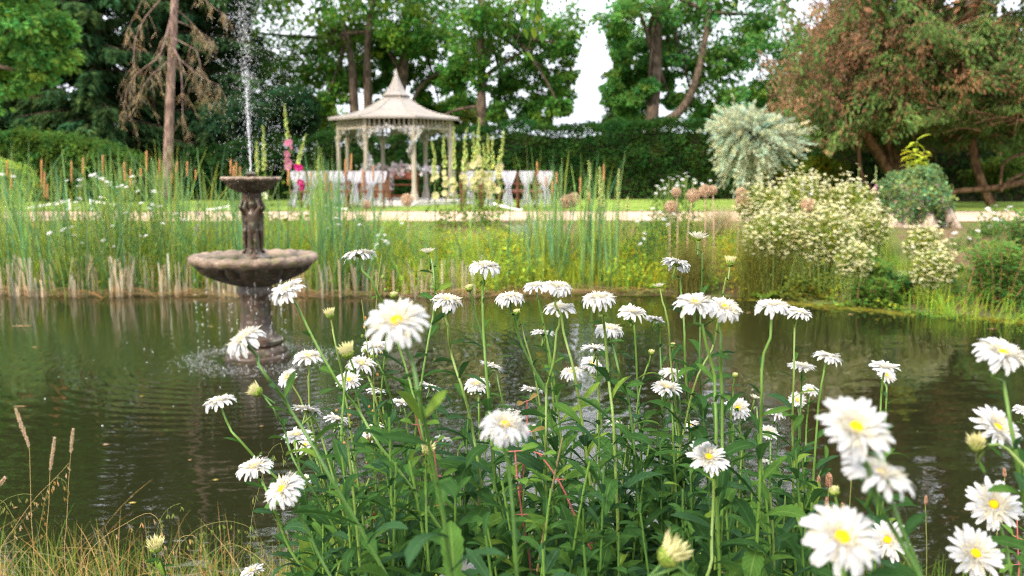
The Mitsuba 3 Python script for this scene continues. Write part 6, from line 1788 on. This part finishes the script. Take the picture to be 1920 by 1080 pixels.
B = [  # px, py, width, lean, tilt, stage, stem points, depth, label
    (653, 664, 30, -16, 12, 1, [(650, 690), (645, 740), (640, 830), (650, 930)], 1.45, "large cream daisy bud left of the big blurred upper daisy"),
    (484, 735, 26, -52, 10, 1, [(495, 745), (515, 770), (535, 810), (560, 880)], 1.6, "cream bud leaning left over dark water below the fountain"),
    (619, 592, 20, -8, 8, 1, [(622, 610), (630, 650), (642, 705), (655, 790)], 1.8, "white tipped bud on a slim stem right of the fountain's pedestal"),
    (738, 554, 16, 6, 8, 0, [(735, 572), (728, 600), (722, 660)], 1.9, "small closed bud above the large blurred upper left daisy"),
    (880, 541, 17, -14, 8, 0, [(884, 560), (890, 585), (905, 636), (914, 710), (922, 800)], 1.9, "cream bud left below the tall lone daisy"),
    (969, 586, 15, -6, 6, 0, [(975, 605), (985, 640), (1000, 690), (1012, 760)], 1.9, "small bud tucked under the hanging petalled daisy"),
    (1221, 661, 13, 8, 10, 0, [(1216, 680), (1200, 730), (1190, 800)], 1.95, "tiny bud left of two overlapping daisies right of centre"),
    (1261, 648, 12, -6, 10, 0, [(1264, 668), (1270, 700), (1276, 780)], 1.95, "tiny closed bud under the large domed daisy at right"),
    (1237, 538, 22, -10, -10, 2, [(1242, 560), (1252, 600), (1258, 680)], 1.85, "half open shaggy bud left of the daisy tilted right"),
    (803, 474, 28, -8, -8, 2, [(808, 485), (815, 530), (814, 580), (803, 640), (790, 720)], 1.75, "half open daisy bud high on a tall stem left of centre"),
    (1310, 448, 38, 6, -10, 2, [(1315, 465), (1317, 510), (1314, 560), (1312, 660), (1318, 780)], 1.85, "half open daisy with cup of white petals, highest on the right"),
    (1369, 494, 20, 6, -6, 1, [(1364, 515), (1352, 570), (1340, 640), (1310, 700), (1290, 770)], 1.85, "white tipped bud on a long stem right of the highest half open daisy"),
    (801, 847, 26, 12, 30, 1, [(800, 865), (798, 910), (800, 990)], 1.4, "pale yellow bud deep in leaves left of the large lower centre daisy"),
    (1252, 1045, 58, 38, 6, 1, [(1270, 1062), (1300, 1095)], .9, "blurred cream bud at the bottom edge right of centre"),
    (1831, 836, 32, -20, 34, 1, [(1850, 835), (1885, 838), (1910, 860), (1950, 930)], 1.0, "half open yellowish bud hanging at the right edge"),
    (1565, 922, 22, -14, 6, 0, [(1570, 945), (1580, 1000)], 1.2, "green bud between the blurred daisies at right"),
    (292, 1028, 30, 6, 16, 1, [(300, 1048), (310, 1090)], 1.6, "lone cream bud rising from the dry grass at bottom left"),
    (1415, 747, 19, 10, 4, 2, [(1418, 760), (1422, 820), (1424, 900)], 2.0, "small white half open daisy right of the upturned one in the leaves"),
    (1378, 704, 12, 4, 10, 0, [(1376, 720), (1370, 790)], 2.0, "tiny bud among upper leaves below the right overlapping pair"),
]
for i, (px, py, w, ln, fw, st, wp, Y, lab) in enumerate(B):
    daisy_bud(px, py, w, ln, fw, st, wp, lab, i, Y)

# ---- leafy shoots without flowers that fill the bed
def shoots():
    rng = np.random.default_rng(601)
    S = []
    for k in range(78):
        px = 545 + (1560 - 545) * (k + rng.random() * .8) / 78
        edge = min(1, (px - 520) / 160, (1590 - px) / 110)
        S.append((px, rng.uniform(770, 960) + (1 - edge) * 90, rng.uniform(1.35, 2.35)))
    for k in range(16):
        S.append((rng.uniform(620, 1540), rng.uniform(960, 1060), rng.uniform(1.2, 1.6)))
    S.sort()
    for i, (px, py, Y) in enumerate(S):
        t = thing("daisy_shoot", f"leafy flowerless daisy shoot, {ordw(i)} of them from the left", "leafy shoot", "flowerless daisy shoots in the bed")
        top = P(px, py, Y)
        b = np.array([top[0] + rng.normal() * .05, Y + rng.normal() * .05, 0]); b[2] = float(gz(b[0], b[1])) - .03
        q = spline([top, (top + b) / 2 + [rng.normal() * .025, 0, 0], b], 20)
        part(t, "stem", tube(q, np.linspace(.002, .0042, 20), 7), f"daisy_stem_{rng.choice(4, p=[.4, .35, .15, .1])}", smooth=True)
        stem_leaves(t, rng, q, .0, .024, .122, TONE, .045)
shoots()
# ---------------------------------------------------------------- weeds and grasses of the near bank
mat("weed_red", type="principled", base_color=rgb(0.34, 0.10, 0.09), roughness=0.5)
mat("weed_leaf", type="principledthin", base_color=proc(leaf_fn((0.085, 0.18, 0.030), (0.16, 0.24, 0.07))), roughness=0.42, diff_trans=0.7)
mat("weed_leaf_red", type="principledthin", base_color=proc(leaf_fn((0.20, 0.17, 0.055), (0.32, 0.12, 0.08))), roughness=0.42, diff_trans=0.7)
v_, fa_, uv_ = daisy_leaf_mesh(.8, .25, .42, 650)
WLEAF = mikit.ply((v_, fa_), "weed_leaf", smooth=True, uv=uv_)
def red_weed(label, pts, Y, seed, pairs, L=.06, tiptint=False):
    rng = np.random.default_rng(seed)
    t = thing("red_stemmed_weed", label, "weed")
    w = [P(x, y, Y) for x, y in pts]
    b = w[-1] + np.array([0, 0, 0]); g = float(gz(b[0], b[1])) - .03
    w.append(np.array([b[0] + (w[-1] - w[-2])[0] * .5, b[1], g]))
    q = spline(np.array(w), 30)
    part(t, "stem", tube(q, np.linspace(.0016, .0034, 30), 7), "weed_red", smooth=True)
    s = np.r_[0, np.cumsum(np.linalg.norm(np.diff(q, axis=0), axis=1))]
    d, a = .0, rng.uniform(0, 3)
    for k in range(pairs):
        o = np.array([np.interp(d, s, q[:, j]) for j in range(3)])
        for sgn in (1, -1):
            h = np.array([math.cos(a) * sgn, math.sin(a) * sgn * .6, 0])
            ax = h + np.array([0, 0, -.35 if k > 1 else .4]) + rng.normal(size=3) * .15
            st = o + unit(h) * .012
            part(t, "leaf_stalk", tube(np.array([o, st]), .0011, 5), "weed_red")
            place(t, "leaf", WLEAF, frame(ax, [0, -.5, 1], st, L * rng.uniform(.75, 1.15) * (.6 + .4 * min(1, k / 2))), "weed_leaf_red" if (tiptint and k < 2) else "weed_leaf")
        d += .062 * rng.uniform(.8, 1.2); a += 1.4
red_weed("weed with a straight red stem and opposite leaves under the large lower centre daisy", [(966, 846), (970, 900), (978, 960), (995, 1075)], 1.55, 651, 6)
red_weed("weed with a long slanting red stem right of the lower centre daisy", [(1010, 850), (1050, 905), (1085, 985), (1125, 1078)], 1.55, 652, 6)
red_weed("young weed with reddish tip leaves above the lower centre daisy", [(988, 752), (989, 790), (986, 830), (975, 940)], 1.75, 653, 5, .05, True)
red_weed("weed with a pink stem at left among the dark daisy leaves", [(812, 830), (818, 880), (826, 940), (840, 1060)], 1.6, 654, 4, .045)
red_weed("weed with thin red stem and yellow green leaf left of centre", [(772, 745), (782, 790), (800, 860), (830, 990)], 1.7, 655, 3, .05)
red_weed("fresh green weed in the bottom right corner", [(1907, 960), (1908, 1010), (1910, 1076)], 1.9, 656, 4, .045)

# ---- broad ribbed leaves at the left foot of the daisies
def broad_leaves():
    for i, (x0, y0, x1, y1, Y, wr, lab) in enumerate([(700, 900, 555, 845 + 145, 1.7, .34, 0), (730, 1030, 590, 1000, 1.6, .36, 0), (690, 960, 560, 1010, 1.75, .30, 0), (820, 1050, 655, 1055, 1.5, .36, 0), (735, 945, 640, 920, 1.8, .34, 0)]):
        pass
    rng = np.random.default_rng(661)
    t = thing("plantain_plant", "broad ribbed yellow green leaves at the left foot of the daisies", "leafy plant")
    b = P(660, 1090, 1.85); b[2] = float(gz(b[0], b[1])) + .02
    for k, (x, y, Y) in enumerate([(560, 1000, 1.9), (552, 1052, 1.75), (640, 905, 2.0), (610, 1068, 1.7), (700, 1000, 1.8), (575, 1030, 2.0), (660, 985, 1.7)]):
        tip = P(x, y, Y)
        mid = (b + tip) / 2 + np.array([0, 0, .14])
        pth = spline([b, mid, tip], 12)
        t_ = np.linspace(0, 1, 12)
        w = .055 * np.interp(t_, [0, .25, .45, .75, 1], [.08, .15, .7, 1, .03])
        sd = unit(np.cross(np.gradient(pth, axis=0), [0, -.4, 1]))
        V = np.stack([pth + sd * (s * w / 1)[:, None] + np.array([0, 0, 1]) * (abs(s) * w * .25)[:, None] for s in (-1, -.5, 0, .5, 1)], 1).reshape(-1, 3)
        UV = np.array([[s, u] for u in t_ for s in (-1, -.5, 0, .5, 1)])
        a = (np.arange(11)[:, None] * 5 + np.arange(4)[None]).ravel()
        F = np.vstack([np.stack([a, a + 5, a + 6], 1), np.stack([a, a + 6, a + 1], 1)])
        part(t, "leaf", (V, F), "daisy_leaf_4", smooth=True, uv=UV)
broad_leaves()

# ---- brown plantain heads at the lower right, and a stem of seed capsules
mat("plantain_head", type="diffuse", reflectance=proc(lambda p, n, uv: mix((0.13, 0.065, 0.04), (0.36, 0.22, 0.15), smoothstep(.35, .65, noise(p.x * 700, p.y * 700, p.z * 500)))))
mat("straw", type="principledthin", base_color=rgb(0.46, 0.34, 0.16), roughness=.6, diff_trans=.5)
mat("pale_stalk", type="principledthin", base_color=rgb(0.24, 0.27, 0.09), roughness=.6, diff_trans=.5)
for i, (px, py, h, lab) in enumerate([(1534, 903, 24, "slim brown plantain head, leftmost at the lower right"), (1554, 900, 30, "thick brown plantain head in the leaves left of the blurred daisies"), (1549, 942, 24, "low brown plantain head under the thick one"), (1598, 862, 22, "brown plantain head peeping under the biggest blurred daisy"), (1735, 938, 20, "lone brown plantain head on a bare stalk over the right water"), (1884, 886, 20, "brown plantain head behind the daisy facing the viewer"), (1580, 950, 18, "small brown plantain head right of the low one")]):
    rng = np.random.default_rng(670 + i)
    Y = 2.1 if px < 1700 else 2.3
    t = thing("ribwort_plantain", lab, "plantain")
    c0, c1 = P(px, py + h / 2, Y), P(px + rng.normal() * 2, py - h / 2, Y)
    b = np.array([c0[0] - .03 + rng.normal() * .03, Y + .02, 0]); b[2] = float(gz(b[0], b[1])) - .02
    part(t, "stalk", tube(spline([b, (b + c0) / 2 + [.015, 0, 0], c0], 12), .0016, 6), "pale_stalk", smooth=True)
    s = np.linspace(0, 1, 14)
    part(t, "seed_head", tube(c0 + (c1 - c0) * s[:, None], (.0052 if i != 1 else .0085) * np.clip(np.minimum(s * 5 + .1, (1 - s) * 4 + .1), 0, 1) * rng.uniform(.85, 1.15, 14), 10), "plantain_head", smooth=True)

def capsule_stem(label, pts, Y, seed):
    rng = np.random.default_rng(seed)
    t = thing("figwort", label, "weed")
    w = [P(x, y, Y) for x, y in pts]
    w.append(np.array([w[-1][0], Y, float(gz(w[-1][0], Y)) - .03]))
    q = spline(np.array(w), 30)
    part(t, "stem", tube(q, np.linspace(.001, .0026, 30), 6), "daisy_stem_2", smooth=True)
    s = np.linspace(0, 1, 30)
    V, C = [], []
    for k in range(46):
        u = rng.random() * .62
        o = np.array([np.interp(u, s, q[:, j]) for j in range(3)]) + rnd(rng, 1)[0] * [.02, .015, .006]
        m = trimesh.creation.icosphere(subdivisions=1, radius=.0034 * rng.uniform(.7, 1.2))
        v, f = vf(m)
        V.append((v * [1, 1, 1.35] + o, f)); c = (0.14, 0.20, 0.045) if rng.random() < .6 else (0.36, 0.19, 0.08)
        C.append(np.tile(vary(rng, 1, c, .15, .08), (len(v), 1)))
    part(t, "seed_capsule", join(V), "twig_vc", smooth=True, color=np.vstack(C), kind="stuff")
capsule_stem("slim weed stem with green and brown seed capsules left of the large upper daisy", [(716, 476), (708, 540), (704, 600), (700, 680)], 1.85, 681)
capsule_stem("short weed stem with brown capsules beside a taller capsule stem", [(678, 562), (684, 610), (690, 660), (700, 740)], 1.85, 682)
capsule_stem("weed stem with dry capsules in the leaves at left", [(640, 760), (642, 800), (650, 880)], 1.8, 683)

# ---- grass of the near bank
def near_grass():
    rng = np.random.default_rng(691)
    ms = []
    for n, p0, p1, y0, y1, h0, h1, col, w, ln in ((900, -200, 520, 2.3, 3.55, .12, .34, (0.13, 0.20, 0.035), .0035, .5), (620, -200, 520, 2.3, 3.5, .15, .40, (0.44, 0.31, 0.13), .0028, .6), (300, 300, 640, 2.2, 3.4, .12, .30, (0.16, 0.22, 0.04), .0035, .6), (260, 380, 700, 2.1, 3.3, .1, .3, (0.46, 0.33, 0.12), .003, .6),
                                                  (420, 1500, 2050, 2.0, 3.4, .10, .28, (0.12, 0.20, 0.03), .004, .5), (700, 500, 1560, 1.6, 3.4, .2, .5, (0.32, 0.30, 0.05), .0035, .45)):
        y = rng.uniform(y0, y1, n)
        x = (rng.uniform(p0, p1, n) - 960) / FPX * y
        r = np.stack([x, y, gz(x, y) - .02], 1)
        ms.append(blades(rng, r, rng.uniform(h0, h1, n), np.full(n, w), ln, col, 6, droop=1.3, amt=.25, hue=.12))
    stuff("near_grass", "mixed green and straw coloured grass along the near bank", ms)
    ms = []
    n = 1500
    y = rng.uniform(1.4, 3.5, n); x = (rng.uniform(500, 1600, n) - 960) / FPX * y
    r = np.stack([x, y, gz(x, y) + rng.uniform(0, .18, n)], 1)
    ms.append((leaf_cloud(r, rnd(rng, n) * [1, 1, .4], rnd(rng, n) * .5 + [0, 0, .8], .05 * rng.uniform(.6, 1.4, n), .022 * np.ones(n)), np.repeat(vary(rng, n, (0.06, 0.12, 0.028)), 4, 0)))
    stuff("near_herbs", "low dark leaves covering the ground under the daisies", ms)
near_grass()

def fluffy(label, pts, tip_n, Y, seed, r):
    """a grass stalk with a dense pale seed head; the head runs along the first tip_n points"""
    rng = np.random.default_rng(seed)
    t = thing("seed_grass", label, "grass stalk")
    w = [P(x, y, Y) for x, y in pts]
    b = np.array([w[-1][0] + .01, Y, float(gz(w[-1][0], Y)) - .02]); w.append(b)
    q = spline(np.array(w), 60)
    part(t, "stalk", tube(q, np.linspace(.0006, .0016, 60), 5), "straw", smooth=True)
    s = np.linspace(0, 1, 60)
    end = np.argmin(np.linalg.norm(q - P(*pts[tip_n], Y), axis=1)) / 59
    n = 520
    u = rng.random(n) * end
    o = np.stack([np.interp(u, s, q[:, j]) for j in range(3)], 1)
    up = unit(q[0] - q[int(end * 59)])
    d = unit(rnd(rng, n) * .55 + up)
    rr = r * np.sin(np.pi * np.clip(u / end * .9 + .07, 0, 1)) ** .7
    o = o + rnd(rng, n) * rr[:, None] * .6
    part(t, "seed_head", leaf_cloud(o, d, rnd(rng, n), .009 * rng.uniform(.6, 1.2, n), .0026 * np.ones(n)), "leaf_vc", color=np.repeat(vary(rng, n, (0.56, 0.45, 0.31), .15, .06), 4, 0))
fluffy("pale feathery grass head leaning left, tallest of three at the left", [(30, 768), (38, 792), (48, 818), (55, 842), (57, 900), (60, 990)], 3, 2.7, 701, .008)
fluffy("pale feathery grass head in the middle of three, shortest", [(102, 822), (99, 845), (96, 868), (94, 882), (92, 940), (88, 1010)], 3, 2.8, 702, .0065)
fluffy("upright pale feathery grass head, rightmost of three at the left", [(137, 806), (135, 825), (133, 848), (129, 900), (125, 980), (121, 1040)], 2, 2.75, 703, .0055)
fluffy("dry tan grass head cut by the left frame edge", [(8, 897), (2, 906), (-8, 918), (-30, 960)], 2, 2.6, 704, .006)

def oat(label, pts, Y, seed, n=13, col=(0.24, 0.30, 0.08), L=.016, straw=False):
    """an arching grass stem with hanging spikelets; points from the foot to the tip"""
    rng = np.random.default_rng(seed)
    t = thing("oat_grass", label, "grass stalk")
    w = [P(x, y, Y) for x, y in pts]
    w.insert(0, np.array([w[0][0] - .01, Y, min(w[0][2] - .02, float(gz(w[0][0], Y)) - .02)]))
    q = spline(np.array(w), 44)
    part(t, "stalk", tube(q, np.linspace(.0013, .0005, 44), 5), "straw" if straw else "pale_stalk", smooth=True)
    s = np.linspace(0, 1, 44)
    P_, A_ = [], []
    for k in range(n):
        u = .62 + .38 * k / (n - 1)
        o = np.array([np.interp(u, s, q[:, j]) for j in range(3)])
        e = o + np.array([rng.normal() * .006, rng.normal() * .006, -.010 - .014 * rng.random()])
        part(t, "spikelet_stalk", tube(np.array([o, e]), .0004, 4), "straw" if straw else "pale_stalk") if k % 3 == 0 else None
        for j in range(3):
            P_.append(e + rng.normal(size=3) * .0015); A_.append(np.array([rng.normal() * .25 + .2, rng.normal() * .2, -1.0]))
    P_, A_ = np.array(P_), np.array(A_)
    m = len(P_)
    part(t, "spikelet", leaf_cloud(P_, A_, rnd(rng, m), L * rng.uniform(.8, 1.2, m), L * .28 * np.ones(m), .3), "leaf_vc", color=np.repeat(vary(rng, m, col, .15, .08), 4, 0), kind="stuff")
oat("arching green oat grass with hanging spikelets left of the lower left daisies", [(330, 1035), (350, 1008), (385, 985), (425, 977), (462, 986), (486, 1008)], 2.6, 711, 15)
oat("green grass panicle rising right at the bottom left over the water", [(292, 1020), (296, 990), (305, 966), (318, 952), (338, 944)], 2.6, 712, 12)
oat("brownish drooping grass panicle at the far left between the feathery heads", [(70, 1030), (80, 960), (92, 912), (108, 895), (124, 906), (126, 922)], 2.7, 713, 12, (0.30, 0.20, 0.06))
oat("straw coloured grass leaning right at far left", [(0, 1040), (30, 985), (70, 930), (100, 900), (130, 868)], 2.6, 714, 12, (0.46, 0.33, 0.18), straw=True)
oat("low green oat panicle at the left frame edge", [(-20, 990), (0, 945), (20, 932), (45, 926), (62, 928)], 2.6, 715, 12, (0.28, 0.28, 0.09))
oat("second low oat panicle bending down at the left edge", [(-20, 960), (2, 938), (14, 950), (24, 972), (30, 985)], 2.6, 716, 12, (0.25, 0.24, 0.06))
oat("long straw arching over the grass at bottom left", [(150, 1070), (180, 1020), (230, 985), (280, 962), (300, 980), (305, 1010)], 2.5, 717, 8, (0.45, 0.32, 0.16), straw=True)
oat("reddish dry grass panicle near the bottom left of the daisies", [(392, 1080), (398, 1050), (410, 1030), (422, 1022), (432, 1018)], 2.4, 718, 14, (0.36, 0.19, 0.10), .010, True)
oat("green hanging spikelets beside the seen from beneath daisy at left", [(470, 1000), (490, 900), (510, 840), (525, 830), (531, 848)], 2.0, 719, 10, (0.24, 0.28, 0.08), .017)
oat("straw grass bent over right of the lone cream bud", [(310, 1060), (325, 1030), (345, 1005), (362, 1003), (368, 1018)], 2.3, 720, 7, (0.45, 0.30, 0.13), straw=True)

# ---- leaves and straws lying on the pond
mat("fallen_leaf", type="principledthin", base_color=rgb(0.42, 0.34, 0.10), roughness=.5, diff_trans=.3)
mat("fallen_leaf_tan", type="principledthin", base_color=rgb(0.45, 0.28, 0.15), roughness=.5, diff_trans=.3)
FL = [(22, 612, .22, 1, 0.1, "long tan straw floating by the left frame edge"), (24, 763, .10, 1, .1, "tan straw floating above the left feathery grass heads"), (193, 835, .035, 1, .5, "small tan leaf floating left over dark water"), (242, 944, .035, 0, .2, "yellow leaf floating low at left over dark water"), (353, 864, .022, 1, .8, "tiny tan leaf floating between the left grass and the daisies"), (399, 901, .03, 0, .3, "pale yellow leaf floating left of the lower left daisy"), (25, 953, .02, 1, .4, "small floating leaf behind the grass at far left"), (60, 652, .05, 1, .3, "tan leaf floating near the left reeds"), (392, 613, .05, 0, .2, "yellow leaf floating left of the fountain's pedestal"), (1400, 587, .06, 1, .4, "orange leaf floating below the right water plant"), (1590, 590, .07, 1, .1, "tan leaf floating near the small right water plant"), (1850, 617, .13, 1, .05, "pale straw floating near the right frame edge"), (262, 744, .03, 0, .7, "yellow speck of a leaf floating on the left water"), (1720, 810, .014, 0, .7, "tiny yellow leaf on the dark water at right"), (487, 800, .025, 1, .5, "pale leaf floating right of the leftmost daisy")]
for i, (px, py, L, tan, a, lab) in enumerate(FL):
    rng = np.random.default_rng(730 + i)
    c = G(px, py, 0.004)
    t = thing("floating_leaf", lab, "floating leaf")
    v, f = big_leaf(rng, np.zeros(3), np.array([math.cos(a), math.sin(a), 0]), L, .14 if L > .09 else .5, .02)
    scene[t] = mikit.ply((v * [1, 1, .4] + c + [0, 0, .003], f), "fallen_leaf_tan" if tan else "fallen_leaf", smooth=True)
